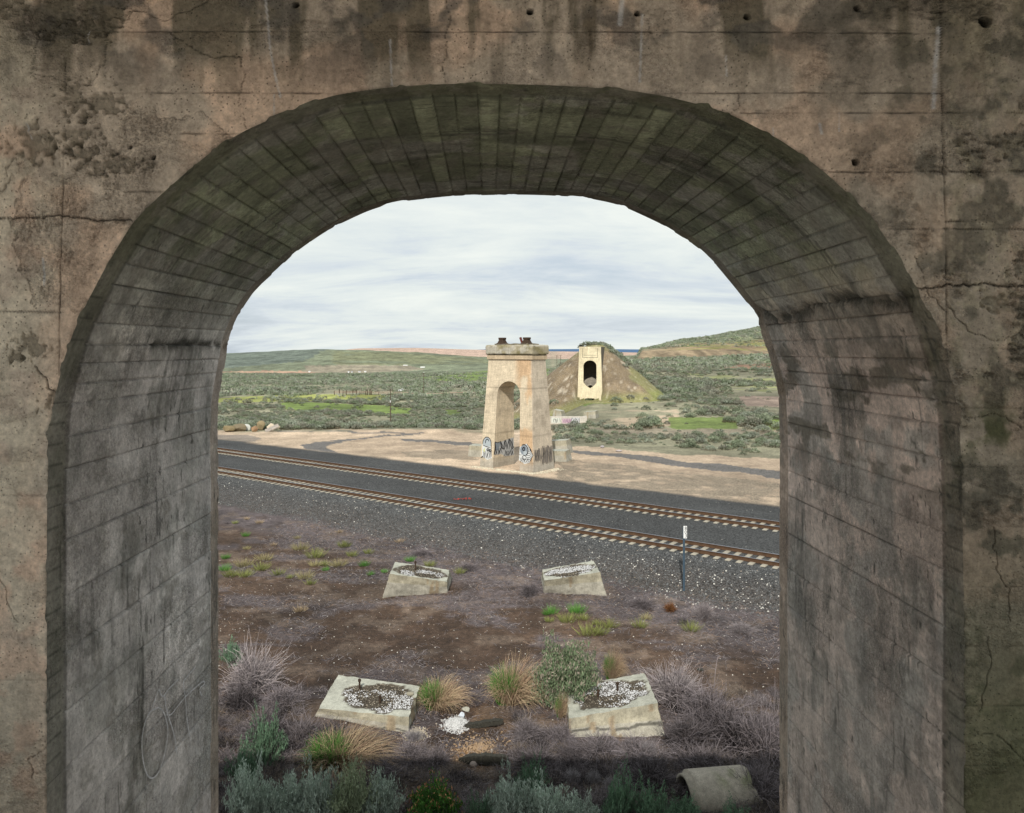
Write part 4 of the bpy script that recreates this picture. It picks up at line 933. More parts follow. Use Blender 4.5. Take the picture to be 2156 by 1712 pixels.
# ------------------------------------------------------------------ footing blocks
def V_x(a, i): return a[:, i].copy()
def block(name, top, bot, label, group, seed=0, basin=None, gravel_white=0.6, bolts=(), cat='concrete block', n=34, crackz=None, dark=False):
    """top: FL FR BR BL world points; bot: same order"""
    cen = sum((Vector(b) for b in bot), Vector())/4; root = empty(name, cen); tag(root, label, cat, group)
    T = [Vector(t)-cen for t in top]; B = [Vector(b)-cen for b in bot]; V = []; Q = []; cl = []
    def bil(a, b, c, d, u, v): return (a*(1-u)+b*u)*(1-v)+(d*(1-u)+c*u)*v
    def patch(a, b, c, d, kind):
        o = len(V); 
        for i in range(n):
            for j in range(n):
                u, v = j/(n-1), i/(n-1); p = bil(a, b, c, d, u, v)
                nzv = float(fbm(p.x*2.5+seed, (p.z*2.5+p.y*2.5), 4, seed))-0.5
                c_ = np.array([0.38, 0.36, 0.30])
                if kind == 'top':
                    c_ = np.array([0.38, 0.38, 0.32]) if not dark else c_
                    if basin:
                        bx, by, rx_, ry_ = basin; e_ = math.hypot((u-bx)/rx_, (v-by)/ry_)+nzv*0.5
                        if e_ < 1: p = p-Vector((0, 0, 0.06*min(1, (1-e_)*5))); c_ = np.array([0.085, 0.07, 0.052])
                    p = p+Vector((0, 0, nzv*0.03*min(1, 8*min(u, v, 1-u, 1-v))))
                else:
                    c_ = c_*(0.85+0.5*(nzv+0.2)) if v > 0.08 else c_
                    if v > 0.72: c_ = c_*0.6+np.array([0.32, 0.28, 0.17])*0.4
                    if crackz and abs(v-crackz-0.05*math.sin(u*9)-nzv*0.12) < 0.035: c_ = c_*0.35
                    if v < 0.25: c_ = c_*0.8
                    if float(fbm(p.x*3+9, p.y*3, 3, seed+1))+u*0 > 0.70: c_ = np.array([0.29, 0.235, 0.16])
                V.append(tuple(p)); cl.append(c_)
        Q.append(grid_faces(n, n)+o)
    for i in range(4):
        j = (i+1) % 4; patch(B[i], B[j], T[j], T[i], 'side')
    patch(T[0], T[1], T[2], T[3], 'top')
    VA = np.array(V)
    for ax in range(3):
        a_, b2 = [(VA[:, 1], VA[:, 2]), (VA[:, 0], VA[:, 2]), (VA[:, 0], VA[:, 1])][ax]; q3 = fbm(a_*4+b2*3+VA[:, ax]*2+seed, b2*4-a_*2+VA[:, ax]*3, 4, 60+ax)-.5
        VA[:, ax] += q3*0.09*(0.5 if ax == 2 else 1)
    cl = np.array(cl)*(0.72+0.56*fbm(V_x(VA, 0)*2.2+seed, V_x(VA, 2)*2.5+V_x(VA, 1)*1.3, 5, 66))[:, None]
    o = obj('body', mesh('body', VA, np.concatenate(Q), cl), M_block, root)
    if basin:
        bx, by, rx_, ry_ = basin; r_ = random.Random(seed); SV = []; SF = []; SC = []
        for k in range(2400):
            a = r_.uniform(0, 2*math.pi); q = math.sqrt(r_.random())*1.02; u = bx+rx_*q*math.cos(a); v = by+ry_*q*math.sin(a)
            if not (0.02 < u < 0.98 and 0.02 < v < 0.98): continue
            p = bil(T[0], T[1], T[2], T[3], u, v); wv = float(fbm(u*3.5+seed, v*3.5, 3, seed+5)) 
            isw = wv+(gravel_white-0.5)*0.55+(0.42*(0.42-v) if seed == 3 else 0) > 0.52+r_.uniform(-.07, .07)
            s = r_.uniform(0.010, 0.032)*(1.0 if isw else 0.9); o_ = len(SV); zc_ = -0.035+r_.uniform(0, .02)
            pr = [(1, 0, 0), (0, 1, 0), (-1, 0, 0), (0, -1, 0), (0, 0, .8)]; ra = r_.uniform(0, 3); ca_, sa_ = math.cos(ra), math.sin(ra)
            for (x_, y_, z2) in pr:
                x_ *= r_.uniform(.7, 1.2); y_ *= r_.uniform(.7, 1.2); SV.append((p.x+s*(x_*ca_-y_*sa_), p.y+s*(x_*sa_+y_*ca_), p.z+zc_+s*z2))
            SF += [(o_, o_+1, o_+4), (o_+1, o_+2, o_+4), (o_+2, o_+3, o_+4), (o_+3, o_, o_+4)]
            cc_ = (0.60*r_.uniform(.6, 1.1),)*3 if isw else ((0.06, 0.05, 0.038) if r_.random() < .75 else (0.3, 0.26, 0.2)); SC += [cc_]*5
        o = obj('gravel_layer', mesh('gravel_layer', np.array(SV), np.array(SF), np.array(SC)), M_stone, root); tag(o, kind='stuff')
    for (u, v, h_, tx_) in bolts:
        p = bil(T[0], T[1], T[2], T[3], u, v); V2, F2 = tube([p-Vector((0, 0, .1)), p+Vector((tx_, 0, h_))], 0.035, 6); V3, F3 = tube([p+Vector((tx_*.8, 0, h_*.75)), p+Vector((tx_*.95, 0, h_*.93))], 0.06, 6)
        obj('anchor_bolt', mesh('anchor_bolt', *join([(V2, F2), (V3, F3)])), M_rust, root)
    return root
def D(u, v, z): return G(u, v, z)
GB = 'concrete footings of the vanished trestle'
block('footing_block', [D(671, 1491, -1.28), D(860, 1510, -1.10), D(884, 1445, -1.05), D(712, 1421, -1.18)], [D(655, 1530, -2.0), D(858, 1575, -2.0), D(905, 1480, -2.0), D(700, 1450, -2.0)], 'wide low footing block at lower left, front cracked, basin of white gravel on top', GB, 3, (0.60, 0.48, 0.44, 0.43), 0.50, ((0.34, 0.66, 0.36, -.01), (0.63, 0.36, 0.2, 0.01)), crackz=0.5)
block('footing_block', [D(1198, 1513, -1.0), D(1384, 1480, -0.45), D(1357, 1417, -0.40), D(1192, 1446, -0.95)], [D(1197, 1590, -2.0), D(1412, 1600, -2.0), D(1395, 1500, -2.0), D(1190, 1510, -2.0)], 'wide tilted footing block at lower right, top covered with white gravel and two rusty bolts', GB, 8, (0.52, 0.52, 0.45, 0.44), 0.84, ((0.36, 0.5, 0.24, 0.03), (0.62, 0.6, 0.26, -.03)), crackz=0.62)
block('footing_block', [D(821, 1208, -0.02), D(941, 1225, -0.55), D(946, 1200, -0.5), D(832, 1183, 0.0)], [D(802, 1270, -1.5), D(942, 1262, -1.5), D(955, 1225, -1.5), D(818, 1228, -1.5)], 'footing block sloping down to the right with dark pebbly top, beside the ballast', GB, 14, (0.52, 0.5, 0.47, 0.47), 0.36, ((0.40, 0.62, 0.42, 0.0),))
block('footing_block', [D(1146, 1222.4, -0.38), D(1262.5, 1205, 0.08), D(1250, 1180.6, 0.10), D(1141.6, 1199, -0.35)], [D(1143.5, 1264, -1.5), D(1282, 1272, -1.5), D(1272, 1235, -1.5), D(1138, 1230, -1.5)], 'footing block rising to the right with white pebbly top, beside the ballast slope', GB, 21, (0.5, 0.5, 0.47, 0.46), 0.66)
def blk(u0, u1, vt, vb, Y, dep, label, slope=0.1, seed=30, tp=0.06):
    xl, xr = (u0-CX)/F*Y, (u1-CX)/F*Y; zt = H-(vt-CY)/F*Y; zb = H-(vb-CY)/F*Y-0.5; w = xr-xl; r = Vector((0.93, -0.36, 0)); bk = Vector((0.36, 0.93, 0))
    a = Vector((xl, Y+w*0.2, 0)); b = a+r*w*1.03; t = tp*w
    top = [a+r*t+Vector((0, 0, zt-slope*w)), b-r*t*1.3+Vector((0, 0, zt)), b-r*t*1.3+bk*dep*.8+Vector((0, 0, zt)), a+r*t+bk*dep*.8+Vector((0, 0, zt-slope*w))]
    bot = [a+Vector((0, 0, zb))-bk*.1, b+Vector((0, 0, zb))-bk*.1, b+bk*dep+Vector((0, 0, zb)), a+bk*dep+Vector((0, 0, zb))]
    return block('footing_block', top, bot, label, GB, seed, n=10)
blk(1128, 1197, 949, 971, 77.0, 2.2, 'nearer of the two footing blocks poking out behind the right foot of the tower', 0.03, 31)
blk(1120, 1200, 926, 957, 82.5, 2.2, 'farther and taller of the two footing blocks behind the right foot of the tower', 0.08, 32)
blk(985, 1030, 940, 962, 80.0, 2.2, 'grey footing block half hidden behind the left foot of the tower', -0.03, 33)
blk(1162, 1186, 865.5, 884, 120.0, 2.4, 'small pale block above the left end of the graffitied low wall', -0.1, 34, 0.15)
blk(1228, 1256, 865.5, 884, 120.0, 2.4, 'small pale block above the right end of the graffitied low wall', 0.1, 35)
# low graffitied wall
lw_ = empty('low_wall', W(1197, 893, 115.5)); tag(lw_, 'long low white-painted concrete wall with faded pink and black graffiti in the sagebrush', 'low wall')
me = slab('wall_body', 2.75, 0.35, 0, 1.15, 0.04, lw_, M_tower, lambda P_: np.tile([0.52, 0.48, 0.42], (len(P_), 1)), seed=40, rough=0.02)
def lwp(x_, z_, l): return (x_, -0.37-l, z_)
paint_face('graffiti', lw_, lwp, [([(-2.6, .2), (-2.6, 1.0), (-1.2, .95), (-1.2, .2)], (0.55, 0.56, 0.5), 0), ([(-1.0, .15), (-1.0, .9), (.9, .85), (.9, .15)], (0.52, 0.40, 0.44), 0), ([(.3, .15), (.3, 1.0), (1.7, 1.0), (1.6, .15)], (0.6, 0.6, 0.6), 0.006)], [(p, BK, .03) for p in scr(-2.4, -1.3, .3, .9, 5, 3)+scr(.35, 1.6, .2, 1.0, 10, 4)]+[(p, (0.28, 0.16, 0.24), .03) for p in scr(-.9, .4, .2, .85, 12, 4)], .03)

# ------------------------------------------------------------------ milepost sign
p = hit(1440, 1245); ms = empty('milepost_sign', p); tag(ms, 'slim blue-grey steel post with a small white number plate beside the ballast', 'sign')
Ym = p.y; ph = (1245-1108)/F*Ym
V = [(-.045, 0, -.3), (-.02, -.02, -.3), (.02, -.02, -.3), (.045, 0, -.3)]
def chan(z): return [(-.05, .02, z), (-.05, -.01, z), (-.018, -.01, z), (-.018, .025, z), (.018, .025, z), (.018, -.01, z), (.05, -.01, z), (.05, .02, z)]
V = chan(-.3)+chan(ph*0.995); Fc = [(i, i+1, i+9, i+8) for i in range(7)]
obj('post', mesh('post', V, Fc), M_post, ms)
pw, pz0 = 0.17, ph-0.60
o = obj('number_plate', box_me('number_plate', pw, 0.012, 0.60, 0.003), M_white, ms); o.location = (0.055, -0.03, pz0+0.01)
def ring(cx_, cz_, rx_, rz_, a0=0, a1=360, n=20): return [(cx_+rx_*math.cos(math.radians(a0+(a1-a0)*i/n)), cz_+rz_*math.sin(math.radians(a0+(a1-a0)*i/n))) for i in range(n+1)]
dx_ = 0.075
gl = [ring(dx_, pz0+.53, .038, .034), ring(dx_, pz0+.455, .042, .038), ring(dx_, pz0+.33, .04, .055, -10, 250), ring(dx_, pz0+.22, .042, .045, 150, -60)+[(dx_-.04, pz0+.08), (dx_+.045, pz0+.08)]]
gl = [ring(dx_, pz0+.535, .034, .032), ring(dx_, pz0+.462, .042, .036), ring(dx_, pz0+.32, .042, .062), ring(dx_, pz0+.19, .038, .036, 150, -90), ring(dx_, pz0+.11, .044, .042, 90, -150)]
paint_face('numbers', ms, lambda a, b_, l: (a, -0.0375-l*0.05, b_), [], [(g_, (0.01, 0.01, 0.01), .011) for g_ in gl], .01)
# ------------------------------------------------------------------ concrete pipe, lower right
Yp = 20.9; pr_ = 0.72; ptop = H-(1627-CY)/F*Yp
pz_c = ptop-pr_
cp = empty('concrete_pipe', ((1448-CX)/F*Yp, Yp, pz_c)); cp.rotation_euler = (0, 0, math.radians(8)); tag(cp, 'broken length of grey concrete drain pipe lying in the brush at lower right', 'pipe')
def lathe_x(prf, k=48):
    V = []; Fc = []; n = len(prf)
    for i, (x_, r_) in enumerate(prf):
        for j in range(k):
            a = 2*math.pi*j/k; V.append((x_, r_*math.cos(a), r_*math.sin(a)))
    for i in range(n-1):
        for j in range(k): Fc.append((i*k+j, (i+1)*k+j, (i+1)*k+(j+1) % k, i*k+(j+1) % k))
    return V, Fc
prf = [(1.7, pr_-.10), (0.14, pr_-.10), (0.10, pr_-.17), (-0.10, pr_-.17), (-0.10, pr_-.09), (0.05, pr_-.08), (0.07, pr_-.01)]+[(0.08+0.1*i, pr_) for i in range(17)]+[(1.72, pr_-.02), (1.7, pr_-.10)]
V, Fc = lathe_x(prf, 64); V = np.array(V); kk = fbm(V[:, 0]*3, V[:, 1]*3+V[:, 2], 3, 4)-.5; V[:, 0] += np.where(V[:, 0] > 1.6, kk*0.35+0.12*np.cos(np.arctan2(V[:, 2], V[:, 1])*1+2), 0)
pc = np.zeros((len(V), 3))+np.array([0.30, 0.27, 0.22]); pc = mx1(pc, np.array([0.13, 0.15, 0.06]), 0.7*sst(0.5, 0.65, fbm(V[:, 0]*2.5, V[:, 1]*2.5, 4, 9))*sst(.4, .65, V[:, 2])*sst(0.5, 1.1, V[:, 0]))
obj('pipe_barrel', mesh('pipe_barrel', V, Fc, pc, None, True), M_block, cp)

# ------------------------------------------------------------------ rocks, timbers, rag
def rock_me(name, sx_, sy_, sz_, seed, colr, sub=3, flat=False):
    import bmesh
    bm = bmesh.new(); bmesh.ops.create_icosphere(bm, subdivisions=sub, radius=1)
    r_ = np.random.default_rng(seed); pl = [(r_.normal(size=3), r_.uniform(.6, .92)) for _ in range(12)]
    for v in bm.verts:
        c_ = np.array(v.co[:])
        for nn, d in pl:
            nn_ = nn/np.linalg.norm(nn); e_ = c_@nn_-d
            if e_ > 0: c_ = c_-nn_*e_
        k = float(fbm(np.array(c_[0]*2+seed), np.array(c_[1]*2+c_[2]*2), 3, seed))-.5; c_ = c_*(1+k*0.18); v.co = Vector((c_[0]*sx_, c_[1]*sy_, c_[2]*sz_))
    me = bpy.data.meshes.new(name); bm.to_mesh(me); bm.free(); n_ = len(me.vertices)
    a = me.attributes.new('Col', 'FLOAT_COLOR', 'POINT'); c4 = np.ones((n_, 4), np.float32); c4[:, :3] = colr; a.data.foreach_set('color', c4.ravel()); return me
def rock(u, v, wpx, hpx, seed, colr, label, cat='rock', sy=0.7, rot=(0, 0, 0), group=None, sink=0.15, sub=3, name='rock'):
    p = hit(u, v); s = p.y/F; o = obj(name, rock_me(name, wpx*s/2, wpx*s/2*sy, hpx*s/2, seed, colr, sub), M_stone); o.location = p+Vector((0, 0, hpx*s/2*(1-sink*2))); o.rotation_euler = rot; tag(o, label, cat, group); return o
GR = 'boulders heaped at the left edge of the sandy ground'
rock(482, 909, 30, 17, 1, (0.20, 0.16, 0.09), 'tan boulder at the far left of the boulder heap', 'boulder', group=GR)
rock(505, 908, 34, 20, 2, (0.17, 0.14, 0.09), 'large brown boulder left of the white one', 'boulder', group=GR)
rock(520, 907, 17, 18, 3, (0.50, 0.50, 0.46), 'white and grey boulder in the middle of the boulder heap', 'boulder', group=GR)
rock(535, 909, 16, 16, 4, (0.30, 0.19, 0.11), 'orange-brown boulder just right of the white one', 'boulder', group=GR)
rock(549, 906, 22, 24, 5, (0.24, 0.19, 0.11), 'tall tan boulder beside the tilted slab', 'boulder', group=GR)
rock(495, 899, 26, 14, 6, (0.13, 0.11, 0.07), 'dark boulder at the back of the heap', 'boulder', group=GR)
rock(569, 906, 20, 17, 7, (0.52, 0.44, 0.34), 'pale angular rock under the tilted slab', 'boulder', sy=.5)
sl = box_me('slab', 1.9, 1.2, 0.16, 0.02); p = hit(573, 908); o = obj('broken_slab', sl, M_plainc); o.location = p+Vector((0.1, -.3, .35)); o.rotation_euler = (math.radians(15), math.radians(-24), .3); tag(o, 'tilted pinkish concrete slab leaning on the pale rock at the left', 'slab')
rock(588, 903, 9, 8, 8, (0.40, 0.33, 0.24), 'small tan rock right of the tilted slab', 'rock')
sl = box_me('slab', 2.9, 1.0, 0.22, 0.03); p = hit(955, 897); o = obj('broken_slab', sl, M_plainc); o.location = p+Vector((0, 0, .25)); o.rotation_euler = (0.1, math.radians(-12), .1); tag(o, 'long pale slab lying on the sand bank left of the tower', 'slab')
rock(1268, 943, 9, 6, 10, (0.33, 0.31, 0.33), 'grey rock at the front of the sagebrush band right of the tower', 'rock'); rock(1303, 951, 16, 5, 11, (0.36, 0.32, 0.31), 'flat pinkish rock at the front of the sagebrush band', 'rock')
# near rubble heap: white gravel pile and stones
def pile(u, v, wr, dr, hh, n, colr, label, seed, name='gravel_heap'):
    p = hit(u, v); r_ = random.Random(seed); SV = []; SF = []; SC = []
    for k in range(n):
        a = r_.uniform(0, 6.28); q = abs(r_.gauss(0, .5)); 
        if q > 1.3: continue
        x_ = q*math.cos(a)*wr; y_ = q*math.sin(a)*dr; z_ = hh*max(0, 1-q)*r_.uniform(.75, 1.05)+gz(p.x+x_, p.y+y_)-p.z; s = r_.uniform(.012, .045); o_ = len(SV)
        for (X_, Y_, Z_) in ((1, 0, 0), (0, 1, 0), (-1, 0, 0), (0, -1, 0), (0, 0, 1), (0, 0, -1)):
            SV.append((x_+s*X_*r_.uniform(.7, 1.3), y_+s*Y_*r_.uniform(.7, 1.3), z_+s*Z_*r_.uniform(.6, 1)))
        for f in ((0, 1, 4), (1, 2, 4), (2, 3, 4), (3, 0, 4), (1, 0, 5), (2, 1, 5), (3, 2, 5), (0, 3, 5)): SF.append(tuple(i+o_ for i in f))
        c_ = np.array(colr)*r_.uniform(.75, 1.1); SC += [c_]*6
    o = obj(name, mesh(name, np.array(SV), np.array(SF), np.array(SC)), M_stone); o.location = p; tag(o, label, 'gravel heap', kind='stuff'); return o
pile(960, 1527, .42, .5, .2, 3400, (0.52, 0.52, 0.51), 'small heap of white gravel between the near footing blocks', 3)
pile(875, 1548, .40, .5, .05, 900, (0.42, 0.36, 0.27), 'scattered tan gravel', 4, 'spilled_gravel'); pile(1010, 1575, 1.1, .9, .03, 800, (0.33, 0.23, 0.14), 'ochre stones', 5, 'ochre_gravel')
rock(972, 1512, 13, 15, 21, (0.55, 0.60, 0.66), 'pale bluish stone on top of the white gravel heap', 'stone', sub=2); rock(950, 1520, 11, 9, 22, (0.42, 0.43, 0.45), 'flat grey stone in the white gravel heap', 'stone', sub=2)
rock(981, 1498, 20, 12, 23, (0.40, 0.40, 0.34), 'greenish grey rock just behind the white gravel heap', 'rock', sub=2); rock(863, 1492, 18, 10, 24, (0.27, 0.25, 0.19), 'rounded brown stone on the right edge of the lower left block', 'stone', sub=2).location.z = -1.02
rock(997, 1615, 18, 14, 25, (0.30, 0.25, 0.22), 'pinkish rock below the lower charred plank', 'rock', sub=2); rock(1036, 1585, 8, 10, 26, (0.36, 0.32, 0.27), 'small tan stone on the ochre soil above the lower plank', 'stone', sub=2)
rock(1402, 1300, 16, 0.1, 1, (0, 0, 0), 'x') if False else None
def plank(u, v, lpx, hpx, rz, ry, label, seed):
    p = hit(u, v); s = p.y/F; n = 14; V = []; r_ = random.Random(seed)
    for i in range(n):
        t = i/(n-1); x_ = (t-.5)*lpx*s; hw = .10*(0.35+0.65*min(1, 4*min(t, 1.15-t)))*r_.uniform(.85, 1.1); hh = hpx*s*.5*min(1, .25+3*min(t, 1.1-t))*r_.uniform(.8, 1.1)
        V += [(x_, -hw, -hh*.6), (x_, -hw*.9, hh), (x_, hw*.9, hh*1.0), (x_, hw, -hh*.6)]
    Fc = [(i*4+j, i*4+(j+1) % 4, (i+1)*4+(j+1) % 4, (i+1)*4+j) for i in range(n-1) for j in range(4)]+[(3, 2, 1, 0), (n*4-4, n*4-3, n*4-2, n*4-1)]
    o = obj('charred_plank', mesh('charred_plank', V, Fc), M_wood); o.location = p+Vector((0, 0, hpx*s*.4)); o.rotation_euler = (0, ry, rz); tag(o, label, 'timber'); return o
plank(1014, 1531, 92, 13, 0.05, math.radians(-7), 'split charred plank lying across the end of the white gravel heap', 1); plank(1018, 1610, 104, 24, -.02, 0, 'black charred timber lying nearest the bottom between the near blocks', 2)
plank(1474, 1412, 13, 3, 0, 0, 'tiny dark stick on the bare brown soil right of the round sagebrush', 5)
# red rag by the near track
p = hit(978, 1052); V = []; Fc = []; r_ = random.Random(2)
for k in range(26):
    x_ = r_.choice([-.45, .35])+r_.gauss(0, .22); y_ = r_.gauss(0, .12)+x_*.25; q = r_.uniform(.05, .14); o_ = len(V); V += [(x_, y_, .02), (x_+q, y_+.04, .05+r_.random()*.07), (x_+q*.6, y_+q, .03), (x_-.02, y_+q*.6, .07)]; Fc.append((o_, o_+1, o_+2, o_+3))
o = obj('red_rag', mesh('red_rag', V, Fc), M_red); o.location = p; tag(o, 'torn red cloth lying on the ballast between the two tracks', 'rag')

# ------------------------------------------------------------------ plain: poles, corral, truck, buildings, pylon
def pole(u, vt, vb, Y, label, arms=2, cat='utility pole', group='utility poles on the plain', double=False):
    base = W(u, vb, Y); g = gz(base.x, base.y); base.z = g; h_ = H-(vt-CY)/F*Y-g; r = empty('utility_pole', base); tag(r, label, cat, group)
    w = 0.10 if not double else 0.12
    for ox_ in ((0,) if not double else (-1.3, 1.3)):
        V, Fc = tube([(ox_, 0, -.5), (ox_, 0, h_)], [w*1.4, w], 7); obj('pole', mesh('pole', V, Fc), M_pole, r)
    for k in range(arms):
        o = obj('crossarm', box_me('crossarm', 2.4 if not double else 4.6, .12, .14), M_pole, r); o.location = (0, 0, h_-.5-k*1.0); o.rotation_euler = (0, 0, .9 if not double else 0)
    return r
pole(822, 818, 895, 189, 'nearest and tallest utility pole with two crossarms rising from the dark sagebrush'); r = [c for c in bpy.data.objects if c.name == 'utility_pole'][0]
V, Fc = tube([(0, -.16, 4.8), (0, -.16, 5.3)], .1, 6); obj('white_marker', mesh('white_marker', V, Fc), M_white, r)
pole(933, 821, 860, 300, 'utility pole between the nearest pole and the tower'); pole(892, 785, 838, 345, 'distant utility pole behind the right end of the corral fence')
pole(1176.5, 747.5, 777, 520, 'twin-legged power pole on the skyline just left of the mound', 2, double=True)
# corral
cf_ = hit(700, 832); cor = empty('corral_fence', cf_); tag(cor, 'weathered wooden corral fence with tall uneven posts beyond the yellow-green meadow', 'fence')
Yc = cf_.y; 
for (u, h_, w) in ((704, 7, .9), (715, 10, 1.3), (722, 8, .9), (729, 8, 1.1), (743, 10, 1.2), (750, 9, 1.1), (757, 5, .6), (762, 5, .6), (766, 5, .6), (770, 6, 1), (773.5, 10, 1.2), (779, 10.5, 1.5), (782, 7, 1.2), (797, 5, .7), (828, 4, .7), (858, 3, .6), (866, 3, .7), (876, 6, .7), (889, 5, 1), (895, 3, .7), (925, 3, .5), (950, 3, .5), (975, 3, .5), (1000, 3, .5)):
    b_ = W(u, 830, Yc); o = obj('fence_post', box_me('fence_post', w*Yc/F*1.3, w*Yc/F*1.3, h_*Yc/F+.8), M_fence, cor); b_.z = gz(b_.x, Yc)-.3; o.location = b_-cf_; o.rotation_euler = (0, random.uniform(-.05, .05), 0)
M_pink = plain('pale_rail_timber', (0.40, 0.29, 0.23), 0.9)
for (u0, u1, hz) in ((704, 782, .9), (704, 782, 1.5), (782, 860, .8), (782, 860, 1.25), (866, 1010, .9)):
    a = W(u0, 830, Yc); b_ = W(u1, 830, Yc); n = 12; V = []; 
    for i in range(n):
        t = i/(n-1); x_ = a.x*(1-t)+b_.x*t; z_ = gz(x_, Yc)+hz; V += [(x_, Yc-.1, z_), (x_, Yc-.1, z_+.17), (x_, Yc-.03, z_+.17), (x_, Yc-.03, z_)]
    Fc = [(i*4+j, i*4+(j+1) % 4, (i+1)*4+(j+1) % 4, (i+1)*4+j) for i in range(n-1) for j in range(4)]
    obj('fence_rail', mesh('fence_rail', np.array(V)-np.array(cf_), Fc), M_pink, cor)
# small white pickup
p = hit(846, 824.5); tk = empty('pickup_truck', p, 0.05); tag(tk, 'tiny white pickup truck parked behind the corral fence', 'pickup truck')
V = [(-1.6, -.7, .4), (1.6, -.7, .4), (1.6, -.7, .75), (.9, -.7, .8), (.55, -.65, 1.25), (-.35, -.65, 1.27), (-.55, -.7, .82), (-1.6, -.7, .82)]; n = len(V); V += [(a, -b_, c_) for a, b_, c_ in V]
obj('body', mesh('body', V, [tuple(range(n))]+[tuple(range(2*n-1, n-1, -1))]+[(i, i+n, (i+1) % n+n, (i+1) % n) for i in range(n)]), M_white, tk)
V = [(.78, -.715, .85), (.5, -.70, 1.18), (-.3, -.70, 1.2), (-.42, -.715, .86)]; obj('side_window', mesh('side_window', V, [(3, 2, 1, 0)]), M_glass, tk)
for x_ in (-1.05, 1.05):
    for y_ in (-.68, .68):
        V, Fc = tube([(x_, y_-.1, .33), (x_, y_+.1, .33)], .33, 12); obj('wheel', mesh('wheel', V, Fc), M_black, tk)
# far farm buildings and white specks
def shed(u, v, Y, wpx, hpx, label, roof=(0.5, 0.5, 0.5), cat='shed'):
    b_ = W(u, v, Y); b_.z = gz(b_.x, Y)-.5; s = Y/F; w, h_ = wpx*s, hpx*s+.5; r = empty('farm_shed', b_); tag(r, label, cat, 'far farm buildings on the valley floor')
    obj('wall', box_me('wall', w, w*.5, h_*.6), M_white, r)
    V = [(-w/2-.2, -w*.28, h_*.6), (w/2+.2, -w*.28, h_*.6), (w/2+.2, 0, h_), (-w/2-.2, 0, h_), (-w/2-.2, w*.28, h_*.6), (w/2+.2, w*.28, h_*.6)]
    obj('roof', mesh('roof', V, [(0, 1, 2, 3), (3, 2, 5, 4), (0, 3, 4), (1, 5, 2)]), plain('shed_roof', roof, .6), r)
shed(651.5, 784, 1000, 3.5, 3.2, 'small white shed standing alone at the end of the pink field'); shed(734, 784, 950, 3, 3, 'white shed at the left of the far farm cluster', (.4, .42, .45))
shed(741, 784.5, 960, 3, 2.5, 'grey-roofed shed second from the left in the far farm cluster', (.25, .27, .3)); shed(757, 784.5, 980, 5, 2, 'low long shed in the middle of the far farm cluster', (.35, .36, .4))
shed(769, 784, 990, 4, 2.4, 'white shed at the right of the far farm cluster'); shed(853.5, 774, 1150, 9, 1.6, 'very small long white roof on the slope below the hill', (.7, .7, .7)); shed(890, 778, 1120, 9.5, 1.8, 'long white roof nearest the tower on the far slope', (.75, .75, .75)); shed(893, 784.5, 900, 2.2, 2.6, 'tiny white hut just below the long white roof', (.7, .7, .7))

# ------------------------------------------------------------------ plants
class Blades:
    """collects narrow curved ribbons and small leaf quads with a colour each"""
    def __init__(s): s.V = []; s.F = []; s.C = []; s.n = 0
    def add(s, V, Fc, Cc):
        s.V.append(V); s.F.append(Fc+s.n); s.C.append(Cc); s.n += len(V)
    def ribbons(s, base, tip, bend, width, c0, c1, seg=3):
        """base, tip, bend: (n,3); width (n,); colours (n,3)"""
        n = len(base); d = tip-base; up = np.array([0, 0, 1.0]); side = np.cross(d, rng.normal(size=(n, 3))); side /= (np.linalg.norm(side, axis=1, keepdims=True)+1e-9)
        pts = []; 
        for i in range(seg+1):
            t = i/seg; p = base*(1-t)+tip*t+bend*(4*t*(1-t)); w = width*(1-t*0.85)*0.5
            pts.append(p-side*w[:, None]); pts.append(p+side*w[:, None])
        V = np.stack(pts, 1).reshape(-1, 3); k = 2*(seg+1)
        f = np.array([[2*i, 2*i+1, 2*i+3, 2*i+2] for i in range(seg)]); Fc = (np.arange(n)[:, None, None]*k+f[None]).reshape(-1, 4)
        tt = np.repeat(np.linspace(0, 1, seg+1), 2); Cc = (c0[:, None]*(1-tt[None, :, None])+c1[:, None]*tt[None, :, None]).reshape(-1, 3)
        s.add(V, Fc, Cc)
    def leaves(s, pos, dirs, L, Wd, c):
        n = len(pos); d = dirs/(np.linalg.norm(dirs, axis=1, keepdims=True)+1e-9); side = np.cross(d, rng.normal(size=(n, 3))); side /= (np.linalg.norm(side, axis=1, keepdims=True)+1e-9)
        L = np.broadcast_to(L, n)[:, None]; Wd = np.broadcast_to(Wd, n)[:, None]*0.5
        V = np.stack([pos, pos+d*L*0.55-side*Wd, pos+d*L, pos+d*L*0.55+side*Wd], 1).reshape(-1, 3)
        Fc = np.arange(n*4).reshape(-1, 4); s.add(V, Fc, np.repeat(c, 4, 0))
    def data(s): return np.concatenate(s.V), np.concatenate(s.F), np.concatenate(s.C)
def vary(c, n, a=0.2): return np.asarray(c)[None]*(1+(rng.random((n, 1))-0.5)*2*a)
def dome(n, r, h, pw=0.5, low=0.15):
    """directions and reach points on an uneven dome"""
    az = rng.random(n)*2*math.pi; el = np.arcsin(low+(1-low)*rng.random(n)**pw)
    s0_ = rng.random()*9; lob = 0.55+0.75*vn(az*1.6+s0_, el*2.6, 5)
    P_ = np.stack([np.cos(az)*np.cos(el)*r, np.sin(az)*np.cos(el)*r, np.sin(el)*h], 1)*lob[:, None]
    return P_
SAGE = np.array([0.22, 0.26, 0.165]); SAGEB = np.array([0.37, 0.44, 0.37]); DKG = np.array([0.11, 0.185, 0.115]); TWIG = np.array([0.11, 0.093, 0.088]); DEAD = np.array([0.165, 0.145, 0.155]); DEADP = np.array([0.25, 0.22, 0.215])
